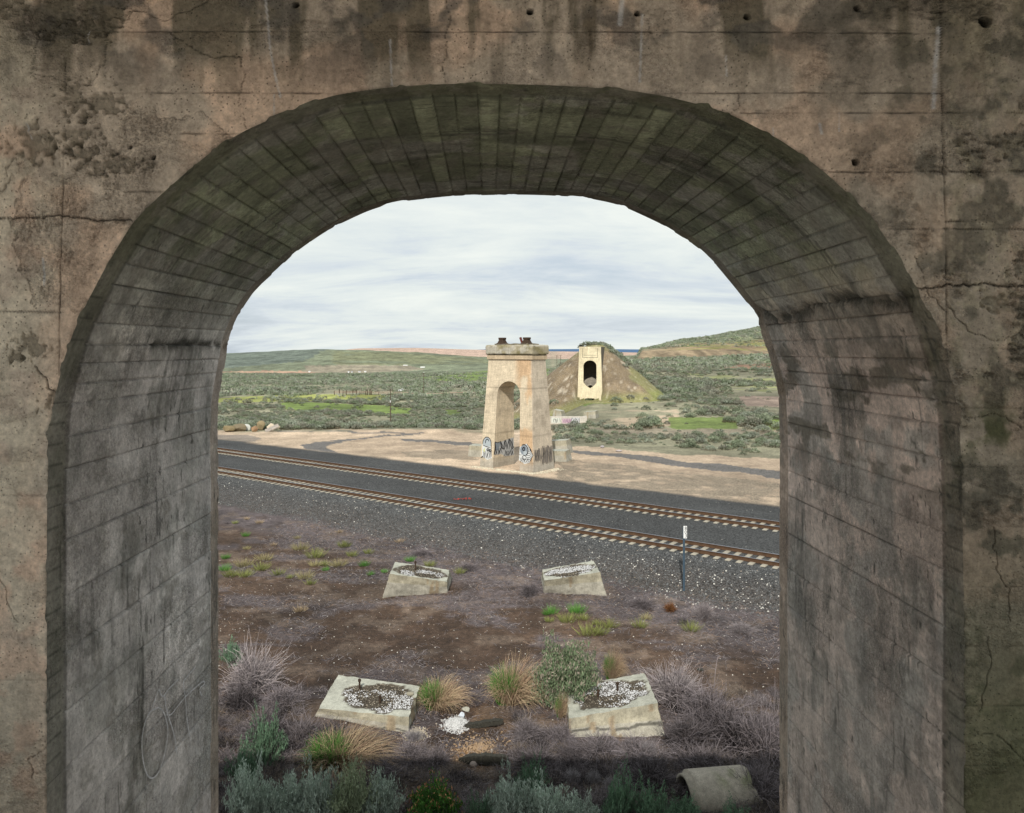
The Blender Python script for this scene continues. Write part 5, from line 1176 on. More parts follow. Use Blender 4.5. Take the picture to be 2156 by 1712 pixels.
TAN = np.array([0.37, 0.285, 0.18]); GRN = np.array([0.065, 0.165, 0.03]); YGR = np.array([0.20, 0.22, 0.07])
def sage_meshes(r, h, shoots, leaves, leafc, lsize=0.05, spiky=False, twigc=TWIG, top=None):
    st = Blades(); P_ = dome(shoots, r, h, 0.8, 0.0 if not spiky else 0.05); base = P_*0.12*np.array([1, 1, 0])+rng.normal(size=(shoots, 3))*0.03*r; base[:, 2] = -0.08
    ln_ = np.linalg.norm(P_, axis=1)
    st.ribbons(base, P_, np.stack([P_[:, 0]*0.08, P_[:, 1]*0.08, -0.12*ln_+0*ln_], 1)*np.array([1, 1, 0.6]), np.full(shoots, 0.014)+0.006*rng.random(shoots), vary(twigc, shoots, .3), vary(twigc*1.15, shoots, .3), 3)
    lf = Blades(); n = shoots*leaves; idx = np.repeat(np.arange(shoots), leaves); t = 0.34+0.70*rng.random(n)**0.7
    up = np.array([0, 0, 1.0]); tipd = P_[idx]/(ln_[idx][:, None]+1e-9)*0.6+up*(0.9 if spiky else 0.6)
    pos = P_[idx]*np.minimum(t, 1)[:, None]*1.0+np.maximum(t-1, 0)[:, None]*tipd*r*0.9+rng.normal(size=(n, 3))*0.028
    keep = pos[:, 2] > 0.0; pos = pos[keep]; idx = idx[keep]
    clump = vn(idx*0.37, idx*0.11, 3)[:, None]*0.5+0.75
    c = vary(leafc, len(pos), .22)*clump
    if top is not None: w = (rng.random(len(pos)) < 0.3)[:, None]*(t[keep] > .9)[:, None]; c = c*(1-w)+np.asarray(top)*w
    lf.leaves(pos, tipd[idx]+rng.normal(size=(len(pos), 3))*0.55, lsize*(0.6+0.8*rng.random(len(pos))), lsize*0.34, c)
    return st, lf
def mk_from(bl, name):
    V, Q, C_ = bl.data(); me = mesh(name, V, Q, C_); me.materials.append(M_leaf); return me
def make_sage(name, r, h, shoots, leaves, leafc, **k):
    s, l = sage_meshes(r, h, shoots, leaves, leafc, **k); return (mk_from(s, 'stems'), mk_from(l, 'leaves'))
def make_dead(r, h, n, c, c2, width=0.009, forks=4):
    b = Blades(); P_ = dome(n, r, h, 0.7, 0.02); base = P_*0.08; base[:, 2] = -0.05; m_ = n
    b.ribbons(base, P_*0.8, rng.normal(size=(m_, 3))*0.17*r, np.full(m_, width*1.6), vary(c, m_, .6)*.7, vary(c2, m_, .5), 3)
    idx = np.repeat(np.arange(n), forks); q = P_[idx]*(0.35+0.45*rng.random((len(idx), 1))); e_ = q+P_[idx]*(0.2+.25*rng.random((len(idx), 1)))+rng.normal(size=q.shape)*0.24*r*np.array([1, 1, .8]); e_[:, 2] = np.maximum(e_[:, 2], 0.01)
    b.ribbons(q, e_, rng.normal(size=q.shape)*0.07*r, np.full(len(q), width*1.15), vary(c, len(q), .6), vary(c2, len(q), .6)*1.1, 2)
    return b
def make_bunch(r, h, n, green=0.4, lean=(0.5, 0.1), gside=(-0.6, 0)):
    b = Blades(); az = rng.random(n)*2*math.pi; q = rng.random(n)**0.6
    base = np.stack([np.cos(az)*q*0.16*r, np.sin(az)*q*0.16*r, np.full(n, -0.03)], 1)
    tip = np.stack([np.cos(az)*r*(0.25+0.75*q)+lean[0]*r*rng.random(n), np.sin(az)*r*(0.25+0.75*q)+lean[1]*r*rng.random(n), h*(1-0.85*q**1.6)*(0.6+0.5*rng.random(n))], 1)
    isg = (rng.random(n) < green) & (q < 0.75); base[isg] += np.array([gside[0]*0.2*r, gside[1]*0.2*r, 0]); tip[isg] = base[isg]+(tip[isg]-base[isg])*np.array([0.55, .55, 0.8])+np.array([gside[0]*0.2*r, 0, 0.05])
    c = np.where(isg[:, None], vary(GRN, n, .3), vary(TAN, n, .35)*np.where(rng.random((n, 1)) < .4, np.array([[.75, .65, .7]]), 1))
    bend = np.zeros((n, 3)); bend[:, 2] = 0.10*h+0.12*r*q; bend += rng.normal(size=(n, 3))*0.06*r
    b.ribbons(base, tip, bend, np.full(n, 0.011), c*0.8, c*1.1, 4); return b
def tuft(r, h, n, c):
    b = Blades(); az = rng.random(n)*2*math.pi; q = rng.random(n)**0.7
    base = np.stack([np.cos(az)*q*0.5*r, np.sin(az)*q*0.5*r, np.full(n, -0.02)], 1); tip = base+np.stack([np.cos(az)*r*0.6*q, np.sin(az)*r*.6*q, h*(0.5+.6*rng.random(n))], 1)
    b.ribbons(base, tip, rng.normal(size=(n, 3))*0.02, np.full(n, 0.016), vary(c, n, .3)*0.8, vary(c, n, .3)*1.15, 2); return b
def put(name, meshes, loc, scale, rz, label, cat, group, parts=None):
    sc3 = scale if isinstance(scale, (tuple, list)) else (scale,)*3
    if parts:
        r = empty(name, loc, rz); r.scale = sc3
        for pn_, me in zip(parts, meshes):
            o = bpy.data.objects.new(pn_, me); C.objects.link(o); o.parent = r
    else:
        r = bpy.data.objects.new(name, meshes); C.objects.link(r); r.location = loc; r.rotation_euler = (0, 0, rz); r.scale = sc3
    tag(r, label, cat, group); return r
SG = [make_sage('sage', 1.0, 1.0, 260, 26, SAGEB, lsize=0.085), make_sage('sage', 1.0, 1.0, 240, 28, SAGE*1.05, lsize=0.075), make_sage('sage', 1.0, 1.15, 150, 34, DKG*1.1, lsize=0.08, spiky=True)]
SGB = make_sage('sage', 1.0, 1.0, 620, 30, SAGE*np.array([.72, .82, .72]), lsize=0.075, twigc=np.array([.30, .25, .2]), top=(.36, .31, .25))
DD = [mk_from(make_dead(1.0, .8, 300, TWIG*.8, DEAD*1.15, .016), 'dead_shrub') for _ in range(2)]+[mk_from(make_dead(1.0, 1.0, 340, DEAD, DEADP*1.45, .014), 'pale_dead_shrub')]+[mk_from(make_dead(1.0, .7, 260, TWIG*.4, DEAD*.75, .017), 'dark_dead_shrub')]
BG = [mk_from(make_bunch(1.0, 1.0, 1700, .52, gside=(-1.1, 0)), 'bunchgrass'), mk_from(make_bunch(1.0, .95, 1700, .42, (0.5, 0), gside=(-1.0, 0)), 'bunchgrass')]
def near(kind, u, v, wpx, hpx, label, k=0, group=None, cat=None):
    p = hit(u, v); s = p.y/F; r_ = wpx*s/2*1.0; h_ = hpx*s; rz = random.uniform(0, 6.28)
    if kind == 'sage': return put('sagebrush', SG[k] if k < 3 else SGB, p, (r_, r_, h_/1.08), rz, label, cat or 'sagebrush', group or 'sagebrush shrubs in the foreground', ('stems', 'leaves'))
    if kind == 'dead': return put('dead_shrub', DD[k], p, (r_, r_, h_), rz, label, cat or 'dead shrub', group or 'dead shrubs in the foreground')
    if kind == 'bunch': r_ *= 1.2; return put('bunchgrass', BG[k], p, (r_, r_, h_*1.0), 0.2, label, cat or 'grass clump', group or 'large bunchgrass clumps')
near('sage', 1190, 1474, 158, 134, 'big round grey-green sagebrush standing behind the tilted lower right block', 3)
near('bunch', 921, 1492, 108, 78, 'green and tan bunchgrass clump touching the right end of the lower left block', 0)
near('bunch', 1074, 1480, 135, 108, 'large golden bunchgrass clump with green heart, left of the round sagebrush', 1)
near('bunch', 712, 1618, 190, 95, 'wide sprawling clump of long golden grass below the lower left block', 0)
near('bunch', 1288, 1432, 52, 78, 'thin dry golden grass clump standing just behind the lower right block', 1)
near('bunch', 1180, 1512, 34, 62, 'narrow green and tan grass clump against the left side of the lower right block', 1)
# silver sage row along the bottom
for (u, v, w, h, k, lb) in ((525, 1735, 95, 115, 0, 'silver sagebrush in the bottom left corner beside the jamb'), (600, 1740, 100, 95, 0, 'silvery sagebrush second from the left in the bottom row'), (665, 1738, 105, 115, 0, 'silvery sagebrush third from the left in the bottom row'), (735, 1742, 110, 125, 1, 'tall grey-green sagebrush below the golden sprawling grass'), (800, 1738, 90, 100, 0, 'silver sagebrush just left of the orange-tipped shrub'), (560, 1612, 80, 92, 2, 'dark green upright sagebrush near the left jamb, below the dead shrubs'), (516, 1650, 70, 70, 2, 'small dark green sagebrush against the left jamb'), (490, 1400, 50, 42, 2, 'low green sagebrush touching the left jamb beside the pale dead shrub'), (1080, 1745, 120, 105, 0, 'greyish sagebrush at the bottom centre'), (1150, 1748, 110, 95, 0, 'grey sagebrush at the bottom, right of centre'), (1120, 1680, 70, 70, 2, 'dark green sagebrush sprig behind the bottom centre shrubs'), (1305, 1728, 85, 85, 2, 'dark upright sagebrush left of the concrete pipe'), (1372, 1745, 95, 75, 2, 'dark low sagebrush between the upright one and the pipe mouth'), (1440, 1735, 80, 50, 2, 'low dark sagebrush covering the foot of the pipe mouth'), (1010, 1748, 70, 60, 2, 'dark sagebrush tuft at the bottom edge right of the orange-tipped shrub'), (1220, 1748, 90, 66, 0, 'low grey sagebrush in the bottom row between centre and pipe'), (1545, 1750, 80, 46, 2, 'dark brush below the middle of the pipe')):
    near('sage', u, v, w*1.12, h*1.22, lb, k)
RB = make_sage('rabbitbrush', 1.0, 1.0, 170, 26, GRN*1.0, lsize=0.10, spiky=True, top=(.50, .24, .13))
p = hit(922, 1722); put('rabbitbrush', RB, p, (.85, .85, .95), 0, 'bright green shrub with orange tips at the bottom, left of centre', 'rabbitbrush', None, ('stems', 'leaves'))
for (u, v, w, h, k, lb) in ((528, 1455, 140, 90, 2, 'pale bushy dead shrub beside the left jamb'), (505, 1490, 90, 60, 3, 'dark dead shrub under the pale one by the left jamb'), (590, 1490, 110, 50, 0, 'low twiggy dead shrub between the jamb and the lower left block'), (560, 1560, 130, 80, 3, 'dark dead shrub left of the long golden grass'), (640, 1575, 120, 75, 0, 'greyish dead shrub under the left corner of the lower left block'), (690, 1560, 110, 50, 3, 'dark brush in front of the lower left block'), (860, 1605, 90, 50, 0, 'low purple-grey dead shrub below the right end of the lower left block'), (920, 1612, 80, 46, 1, 'rounded grey dead shrub left of the lower charred timber'), (800, 1640, 120, 50, 0, 'tangled dead shrub between the golden grass and the timber'), (1000, 1480, 50, 30, 1, 'small grey dead tuft between the two golden clumps'),
        (1425, 1478, 150, 78, 2, 'pale feathery dead shrub at the right corner of the lower right block'), (1490, 1520, 150, 90, 1, 'greyish spreading dead shrub right of the lower right block'), (1450, 1570, 140, 80, 3, 'dark dead shrub at the foot of the right block'), (1540, 1575, 150, 110, 3, 'large dark dead shrub between the block and the right jamb'), (1615, 1600, 120, 130, 0, 'dead shrub against the right jamb'), (1480, 1625, 130, 60, 0, 'twiggy dead shrub above the pipe'), (1600, 1680, 130, 90, 0, 'dead shrub right of the pipe beside the jamb'), (1350, 1600, 130, 50, 0, 'dead shrub in front of the right corner of the lower right block'), (1265, 1592, 130, 45, 1, 'dead shrub in front of the middle of the lower right block'), (1200, 1600, 90, 40, 3, 'dark low shrub at the left foot of the lower right block'), (1130, 1620, 110, 55, 1, 'tangled grey dead shrub left of the dome-shaped tufts'), (1375, 1650, 140, 60, 3, 'dark tangle of dead brush left of the pipe'), (1180, 1560, 80, 40, 0, 'grey dead brush left of the lower right block'), (1110, 1550, 80, 36, 0, 'flat grey dead brush under the large golden clump')):
    near('dead', u, v, w, h, lb, k)
DM = [mk_from(make_bunch(1.0, 1.0, 700, 0.0, (0, 0)), 'dry_tuft')]
DMc = DM[0].attributes['Col']; arr = np.zeros(len(DM[0].vertices)*4, np.float32); DMc.data.foreach_get('color', arr); arr = arr.reshape(-1, 4); arr[:, :3] = arr[:, :3].mean(1, keepdims=True)*np.array([1.0, .93, .95]); DMc.data.foreach_set('color', arr.ravel())
for (u, v, w, h, lb) in ((1206, 1648, 46, 34, 'dome-shaped pale grass tuft, left one of the pair in front of the right block'), (1250, 1652, 44, 36, 'dome-shaped pale grass tuft, right one of the pair in front of the right block'), (1290, 1660, 50, 32, 'loose pale grass tuft just right of the pair of domes'), (1365, 1600, 50, 50, 'white branching dead tuft in front of the right block'), (872, 1560, 60, 30, 'purple-grey dry tuft under the spilled tan gravel')):
    p = hit(u, v); s = p.y/F; put('dry_tuft', DM[0], p, (w*s/2, w*s/2, h*s), 0, lb, 'grass tuft', 'dry dome tufts')
# dense low brush filling the foreground: uncountable
low = []
for (nn_, c1_, c2_) in ((90, TWIG, DEAD), (90, TWIG*.3, DEAD*.35), (80, DEAD, DEADP), (80, TWIG*1.1, np.array([.25, .20, .15]))):  # near-black variety: shade in the gaps under shrubs put into colour
    low.append(make_dead(1, .8, nn_, c1_, c2_, .018, 3).data())
cand = []
while len(cand) < 1700:
    u = random.uniform(455, 1660); v = 1480+270*random.random()**.75
    if 640 < u < 900 and v < 1575 or 1185 < u < 1425 and v < 1600: continue
    if 905 < u < 1085 and 1490 < v < 1640 and random.random() < .93: continue
    if u < 640 and v < 1540 and random.random() < .3: continue
    if 640 < u < 1400 and v < 1560 and random.random() < .6: continue
    Yv = F*(H+1.6)/(v-CY); x_ = (u-CX)/F*Yv; cand.append((x_, Yv, gz(x_, Yv), random.uniform(.16, .50)))
for i in range(70):
    v = random.uniform(1040, 1330); u = random.uniform(470, 1650); p = hit(u, v)
    if CA*p.x+SA*p.y < 34.5: cand.append((p.x, p.y, p.z-.06, random.uniform(.14, .35)))
# tumbleweeds
p = hit(1412, 1287); tb = mk_from(make_dead(1, 1, 420, np.array([.15, .07, .03]), np.array([.19, .085, .035]), .03), 'tumbleweed'); put('tumbleweed', tb, p, (.29, .29, .34), 0, 'small round rust-brown tumbleweed at the foot of the ballast', 'tumbleweed', None)
for (u, v, w, h, lb) in ((1484, 1300, 50, 32, 'pale grey dome of dead brush at the foot of the ballast near the right jamb'), (1350, 1278, 70, 24, 'low grey dead brush just left of the brown tumbleweed'), (1440, 1312, 60, 18, 'flat grey dead brush below the brown tumbleweed'), (1115, 1252, 60, 30, 'dark grey dead brush against the left side of the far right block'), (890, 1168, 60, 14, 'low grey brush at the ballast edge above the far left block'), (985, 1200, 60, 18, 'low grey brush right of the far left block'), (1560, 1330, 70, 18, 'flat pale brush near the right jamb below the ballast')):
    p = hit(u, v); s = p.y/F; put('dead_shrub', DD[2 if 'pale' in lb else 1], p, (w*s/2, w*s/2*.8, h*s), random.random()*6, lb, 'dead shrub', 'dead brush along the foot of the ballast')
# small green and yellow tufts
T4 = [mk_from(tuft(.5, .45, 160, GRN*1.35), 'grass_tuft'), mk_from(tuft(.55, .42, 170, YGR), 'grass_tuft'), mk_from(tuft(.55, .4, 170, YGR*.5+TAN*.5), 'grass_tuft'), mk_from(tuft(.5, .35, 150, TAN*.9), 'grass_tuft')]
A4 = [(590,530,1.3,2),(690,580,1.5,1),(885,510,1.1,1),(845,640,1.3,2),(1050,555,.8,1),(940,575,.9,1),(1020,640,.9,0),(220,440,.8,0),(350,600,1.2,2),(210,640,1.3,2),(90,590,.8,0),(80,670,1,0),(120,710,1.2,1),(220,710,1.1,1),(330,665,1.2,1),(440,700,1,1),(620,725,1.2,2),(660,765,.8,1),(760,672,.6,0),(690,640,.9,2),(1065,702,.6,0),(1330,608,.8,0),(1465,640,.9,1),(1665,690,.9,1),(855,415,.7,3),(315,350,.8,3),(230,325,.6,3),(410,500,.6,3),(230,527,.6,2),(590,945,.9,3),(520,722,.6,1),(750,635,.8,1),(1160,685,.6,0),(150,355,.6,1),(570,455,.6,2),(1260,480,.8,3)]
B4 = [(435,1040,1,0),(625,1035,1.2,0),(550,1100,1.1,1),(665,1085,.8,1),(705,1195,1.3,1),(790,1190,1.1,1),(865,1140,1,1),(1080,1140,1,1),(1455,1165,1.1,1),(765,1120,.6,1),(420,1100,.6,1),(1130,1080,.7,2),(400,1050,.5,0)]
o_sizes = lambda s: 'tiny' if s < .75 else ('small' if s < 1.05 else 'large')
names = ['green', 'yellow-green', 'straw-and-green', 'straw-coloured']
for i, (a, b_, sc_, k) in enumerate([(x_/3.205+448, y_/3.205+992, s_, k) for x_, y_, s_, k in A4]+[(x_/3.472+1035, y_/3.472+992, s_, k) for x_, y_, s_, k in B4]):
    p = hit(a, b_); lab = '%s %s grass tuft %s' % (o_sizes(sc_), names[k], 'near the left jamb' if a < 530 else ('left of the far left block' if a < 680 else ('beside the far left block' if a < 1000 else ('below the far right block' if b_ > 1275 else 'between the two far footing blocks' if a < 1150 else 'right of the far right block'))))
    put('grass_tuft', T4[k], p, (sc_*.95, sc_*.95, sc_*.8), random.random()*6, lab, 'grass tuft', lab)
# flat dead litter and pebbles on the bare soil: uncountable
n = 90000; lx = rng.uniform(-14, 17, n); ly = rng.uniform(20, 52, n); pp = CA*lx+SA*ly
dens = sst(0.44, 0.60, fbm(lx*0.35+3, ly*0.8, 5, 71))*0.8+0.06+0.7*sst(29, 31.5, pp)+0.8*sst(26.5, 23.5, ly)
k = (rng.random(n) < dens) & (pp < 35) & (np.abs(lx/ly) < .47); lx, ly = lx[k], ly[k]; n = len(lx); lz = ground_z(lx, ly)
L_ = 0.12+0.22*rng.random(n); az = rng.random(n)*6.28; b_ = Blades(); base = np.stack([lx, ly, lz+0.01], 1); tip = base+np.stack([np.cos(az)*L_, np.sin(az)*L_, 0.02+0.10*rng.random(n)**2], 1)
c = vary(np.array([.21, .19, .195]), n, .5)*np.where(rng.random((n, 1)) < .2, np.array([[1.3, 1.0, .7]]), 1)
b_.ribbons(base, tip, np.stack([rng.normal(size=n)*.03, rng.normal(size=n)*.03, .02+.02*rng.random(n)], 1), np.full(n, .013), c*.8, c, 2)
o = obj('dead_grass_litter', mk_from(b_, 'dead_grass_litter'), None); tag(o, 'matted grey dead grass lying over the brown soil', 'ground litter', kind='stuff')
n = 9000; lx = rng.uniform(-14, 20, n); ly = rng.uniform(20, 60, n); pp = CA*lx+SA*ly; k = (pp < 39) & (np.abs(lx/ly) < .47); lx, ly, pp = lx[k], ly[k], pp[k]; n = len(lx); lz = ground_z(lx, ly)
s = (0.009+0.026*rng.random(n)**3)*np.where(pp > 33, 1.5, 1.0); oct_ = np.array([[1, 0, 0], [0, 1, 0], [-1, 0, 0], [0, -1, 0], [0, 0, .9]])
V = (np.stack([lx, ly, lz-0.002], 1)[:, None]+oct_[None]*s[:, None, None]*(0.7+.6*rng.random((n, 5, 1)))).reshape(-1, 3); f = np.array([[0, 1, 4], [1, 2, 4], [2, 3, 4], [3, 0, 4]]); Fc = (np.arange(n)[:, None, None]*5+f[None]).reshape(-1, 3)
c = np.where(rng.random((n, 1)) < .5, vary((.52, .49, .44), n, .2), vary((.30, .25, .20), n, .3)); o = obj('pebbles', mesh('pebbles', V, Fc, np.repeat(c, 5, 0)), M_stone); tag(o, 'pale pebbles strewn over the bare soil', 'pebbles', kind='stuff')
# ballast stones standing proud near the camera side
n = 26000; ps = rng.uniform(34.2, 39.0, n); sgs = rng.uniform(-12, 60, n); lx = ps*CA-SA*sgs; ly = ps*SA+CA*sgs; lz = ground_z(lx, ly); s = 0.025+.035*rng.random(n)
V = (np.stack([lx, ly, lz], 1)[:, None]+oct_[None]*s[:, None, None]*(0.6+.7*rng.random((n, 5, 1)))).reshape(-1, 3); Fc = (np.arange(n)[:, None, None]*5+f[None]).reshape(-1, 3)
wh = rng.random((n, 1)) < (0.008+.07*sst(2, 14, lx)*sst(39, 36, ps))[:, None]
c = np.where(wh, vary((.55, .53, .48), n, .15), vary((.094, .096, .096), n, .6)); o = obj('ballast_stones', mesh('ballast_stones', V, Fc, np.repeat(c, 5, 0)), M_stone); tag(o, 'loose dark ballast stones with scattered white ones', 'ballast', kind='stuff')
# white crumbled mortar round the tower's foot
n = 900; a = rng.uniform(-3.6, 3.6, n); d_ = -2.0-np.abs(rng.normal(size=n))*.35; k = rng.random(n) < .3; a2 = np.where(k, 3.2+np.abs(rng.normal(size=n))*.5, a); d2 = np.where(k, rng.uniform(-2, 2, n), d_)
lx = TC.x-(-SA)*a2*1.0+CA*d2; ly = TC.y-CA*a2+SA*d2; lz = ground_z(lx, ly); s = .02+.06*rng.random(n)
V = (np.stack([lx, ly, lz], 1)[:, None]+oct_[None]*s[:, None, None]*(0.6+.7*rng.random((n, 5, 1)))).reshape(-1, 3); Fc = (np.arange(n)[:, None, None]*5+f[None]).reshape(-1, 3)
o = obj('mortar_crumbs', mesh('mortar_crumbs', V, Fc, np.repeat(vary((.55, .50, .38), n, .2), 5, 0)), M_stone); tag(o, 'pale crumbled concrete lying round the foot of the tower', 'rubble', kind='stuff')

# ------------------------------------------------------------------ sagebrush on the plain
def mid_mesh(nq, seed, c, tint=None, low=None):
    r_ = np.random.default_rng(seed); az = r_.random(nq)*6.283; el = np.arcsin(.0+1.0*r_.random(nq)**.8); q = .62+.42*r_.random(nq)*(.7+.5*vn(az*1.2+seed, el*2, 2))
    pos = np.stack([np.cos(az)*np.cos(el)*q, np.sin(az)*np.cos(el)*q, np.sin(el)*q*.95+.02], 1); d = pos+r_.normal(size=pos.shape)*.5+np.array([0, 0, .5])
    b = Blades(); L = (.25+.18*r_.random(nq))*math.sqrt(90/nq)**.8*1.05
    cc = c*(.86+.28*r_.random((nq, 1)))
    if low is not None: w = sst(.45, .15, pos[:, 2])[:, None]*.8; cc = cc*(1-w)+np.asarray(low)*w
    global rng
    sv = rng; rng = r_; b.leaves(pos-d*L[:, None]*.25, d, L, L*.55, cc); rng = sv
    return b.data()
SCOL = [np.array([.195, .225, .155]), np.array([.165, .20, .13]), np.array([.225, .25, .195]), np.array([.215, .215, .17])]
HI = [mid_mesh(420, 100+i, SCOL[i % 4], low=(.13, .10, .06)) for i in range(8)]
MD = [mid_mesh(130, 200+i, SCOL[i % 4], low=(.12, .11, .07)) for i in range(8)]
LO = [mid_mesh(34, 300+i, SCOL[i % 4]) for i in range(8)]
HIM = []
for V, Q, C_ in HI:
    me = mesh('sagebrush', V, Q, C_); me.materials.append(M_leaf); HIM.append(me)
def plain_density(u, v, X, Y):
    d = np.full(u.shape, .0); right_ = X/Y > .085
    d = np.where(~right_ & (Y > 107), .5, d)
    d = np.where(right_ & inpoly(u, v, [(1160, 700), (1160, 930), (1250, 932), (1400, 948), (1640, 962), (2600, 990), (2600, 500), (1160, 500)]), .55, d)
    for P_, k in (([(585, 849), (640, 846), (720, 850), (800, 853), (868, 860), (860, 873), (790, 870), (700, 868), (600, 862)], .05), ([(455, 838), (600, 832), (700, 830), (800, 831), (830, 836), (800, 846), (700, 845), (590, 846), (455, 848)], .12), ([(937, 863), (968, 863), (966, 878), (940, 876)], .02), ([(1262, 866), (1427, 862), (1440, 896), (1330, 904), (1262, 892)], .12), ([(1412, 880), (1560, 878), (1547, 905), (1412, 906)], .1), ([(1600, 884), (1660, 884), (1660, 906), (1600, 906)], .08), ([(1240, 901), (1700, 905), (1700, 920), (1240, 911)], .1), ([(1555, 834), (1700, 834), (1700, 858), (1562, 856)], .12), ([(1440, 786), (1640, 796), (1640, 826), (1560, 822), (1430, 800)], .55), ([(1508, 778), (1560, 768), (1640, 764), (1640, 778)], .1), ([(860, 796), (940, 790), (1010, 781), (1160, 776), (1160, 800), (1010, 806), (940, 806)], .15), ([(1150, 880), (1160, 862), (1262, 862), (1262, 893), (1150, 893)], .25), ([(680, 822), (830, 822), (830, 834), (680, 834)], .1)):
        d = np.where(inpoly(u, v, P_), d*k, d)
    d = np.where((Y > 425) & (Y < 475) & (X/Y > .19), .0, d); d = np.where((Y >= 475) & (Y < 545) & (X/Y > .19), d*.15, d)
    return d*(.10+1.45*sst(.36, .56, fbm(X*.07, Y*.03, 5, 131)))
pts = []
def scatter(y0, y1, dmul, smin, smax, arange=.50):
    area = arange*(y1*y1-y0*y0); n = int(area*.62*dmul*2); Yr = np.sqrt(rng.uniform(y0*y0, y1*y1, n)); Xr = rng.uniform(-arange, arange, n)*Yr
    z = ground_z(Xr, Yr); u = CX+F*Xr/Yr; v = CY+F*(H-z)/Yr
    ez_, t_, q_ = emb_z(Xr, Yr); one = ez_ > z
    k = (rng.random(n) < plain_density(u, v, Xr, Yr)/.62*.5*1.0) & (~one | (rng.random(n) < np.where(t_ > 4, .55, .03))) 
    # keep the abutment's front clear
    ls_ = (Xr-AB.x)*AC-(Yr-AB.y)*AS; ld_ = (Xr-AB.x)*AS+(Yr-AB.y)*AC
    k &= ~((np.abs(ls_) < 3.4) & (ld_ > -3.5) & (ld_ < 16)) & ~(one & (t_ < 4) & (ez_ > 10.5))
    k &= ~((np.hypot(Xr-12.3, Yr-115.5) < 5.5) & (Yr > 113.8) & (Yr < 121.5) & (np.abs(Xr-12.3) < 4))
    s = smin*.75+(smax*1.25-smin*.75)*rng.random(n)**1.8; s = s*(.55+.9*vn(Xr*.05, Yr*.04, 9)); z = np.where(one, ez_, z)
    return [(a, b_, c_, d_) for a, b_, c_, d_ in zip(Xr[k], Yr[k], z[k], s[k])]
near_pts = scatter(76, 165, .95, .45, .95); mid_pts = scatter(165, 300, .72, .55, 1.1); far_pts = scatter(300, 800, .34, .8, 1.5)
# crest brush on top of the mound
for i in range(26):
    a_ = random.uniform(-3.5, 5.5); t_ = random.uniform(-1.5, 12); near_pts.append((AX0[0]+AD[0]*t_+AD[1]*a_*.8-3*.3, AX0[1]+AD[1]*t_-AD[0]*a_, 11.75-.8*max(0, abs(a_)*.8-1.6), random.uniform(.6, 1.0)))
for (a_, t_, s_) in ((6.2, -3, .9), (-7.5, -13.5, 1.1), (7, -12.5, 1.0), (10, -11, .7), (4.4, -14.5, 1.2)):
    x_, y_ = AX0[0]+AD[0]*t_+AD[1]*a_, AX0[1]+AD[1]*t_-AD[0]*a_; e_ = float(emb_z(np.array(x_), np.array(y_))[0]); near_pts.append((x_, y_, max(e_, gz(x_, y_))-.1, s_))
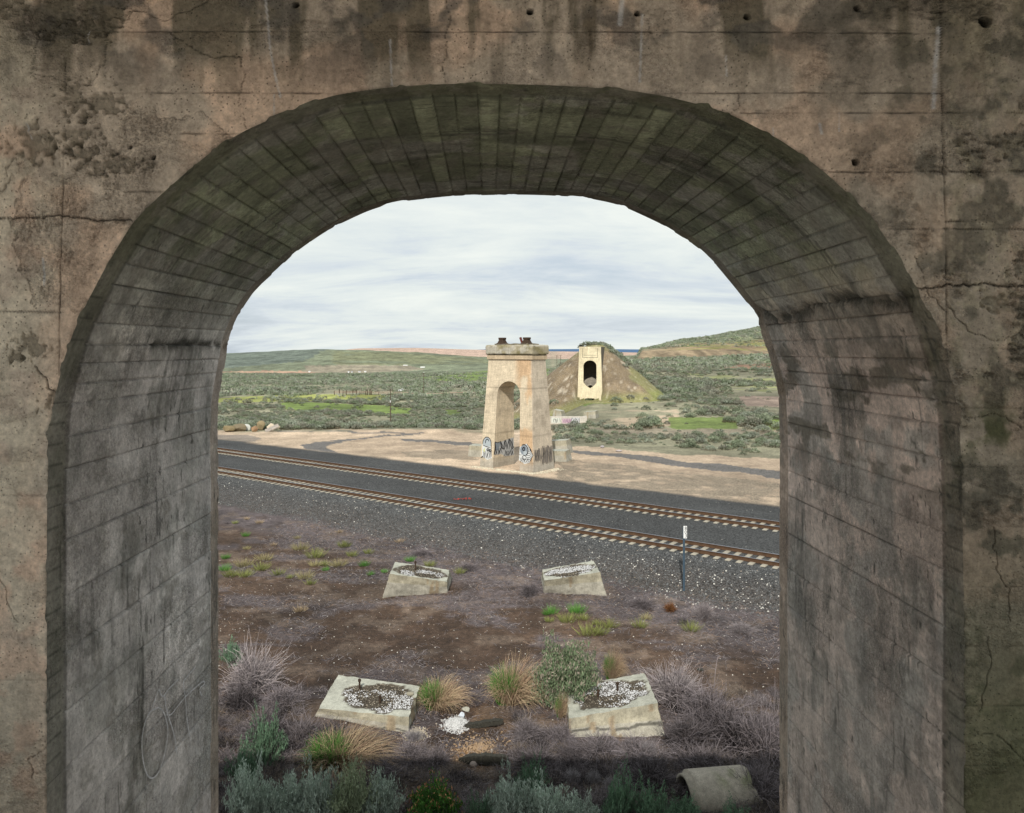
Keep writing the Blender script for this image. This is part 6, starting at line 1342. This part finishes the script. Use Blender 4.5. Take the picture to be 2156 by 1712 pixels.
# dark dense clump in front of and to the right of the mound, large shrub at right
for (u, v, n_, w, h_, s0) in ((1400, 835, 26, 55, 14, 1.3), (1370, 893, 10, 30, 10, 1.4), (1580, 893, 9, 26, 10, 1.6), (1240, 842, 18, 80, 4, .8), (1300, 905, 5, 40, 3, .9)):
    for i in range(n_):
        p = hit(u+random.gauss(0, w*.5), v+random.gauss(0, h_*.5)); 
        if p.y < 160: near_pts.append((p.x, p.y, p.z, s0*random.uniform(.7, 1.1)))
near_pts.sort(key=lambda q: -q[3]/q[1])
def place_note(x_, y_):
    u = CX+F*x_/y_
    if u < 700: return 'far left, behind the boulders and the sand'
    if u < 1010: return 'left of the tower, behind the sand'
    if u < 1165: return 'seen beside and through the tower'
    if y_ < 108: return 'in the band beyond the gravel road right of the tower'
    return 'in front of or beside the earth mound'
for i, (x_, y_, z_, s_) in enumerate(near_pts[:260]):
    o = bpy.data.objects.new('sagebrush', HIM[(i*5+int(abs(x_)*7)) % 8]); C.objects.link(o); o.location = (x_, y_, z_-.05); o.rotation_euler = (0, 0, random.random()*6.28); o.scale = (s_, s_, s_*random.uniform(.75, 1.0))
    w_ = place_note(x_, y_); tint_ = ('grey-green', 'dark green', 'silvery', 'brownish grey')[((i*5+int(abs(x_)*7)) % 8) % 4]; sz_ = 'big' if s_ > 1.05 else ('small' if s_ < .72 else 'middling')
    tag(o, '%s %s sagebrush %s' % (sz_, tint_, w_), 'sagebrush', 'sagebrush %s' % w_)
def bake(points, protos, name, label, cat='sagebrush'):
    VV_, FF_, CC_ = [], [], []; off_ = 0; P_ = np.array(points); pk = rng.integers(0, len(protos), len(P_))
    for j, (V, Q, C_) in enumerate(protos):
        S_ = P_[pk == j]; m_ = len(S_)
        if not m_: continue
        a = rng.random(m_)*6.283; ca, sa = np.cos(a), np.sin(a); s_ = S_[:, 3]; X_ = V[None, :, 0]*ca[:, None]-V[None, :, 1]*sa[:, None]; Y_ = V[None, :, 0]*sa[:, None]+V[None, :, 1]*ca[:, None]
        W_ = np.stack([X_*s_[:, None]+S_[:, 0:1], Y_*s_[:, None]+S_[:, 1:2], V[None, :, 2]*s_[:, None]*.9+S_[:, 2:3]-.05], -1).reshape(-1, 3)
        VV_.append(W_); FF_.append((np.arange(m_)[:, None, None]*len(V)+Q[None]).reshape(-1, 4)+off_); off_ += m_*len(V)
        CC_.append((C_[None]*(.75+.5*rng.random((m_, 1, 1)))).reshape(-1, 3))
    me = mesh(name, np.concatenate(VV_), np.concatenate(FF_), np.concatenate(CC_)); o = obj(name, me, M_leaf); tag(o, label, cat, kind='stuff'); return o
bake(cand, low, 'low_brush', 'tangled low dead brush covering the near ground', 'brush')
print('sage counts', len(near_pts), len(mid_pts), len(far_pts))
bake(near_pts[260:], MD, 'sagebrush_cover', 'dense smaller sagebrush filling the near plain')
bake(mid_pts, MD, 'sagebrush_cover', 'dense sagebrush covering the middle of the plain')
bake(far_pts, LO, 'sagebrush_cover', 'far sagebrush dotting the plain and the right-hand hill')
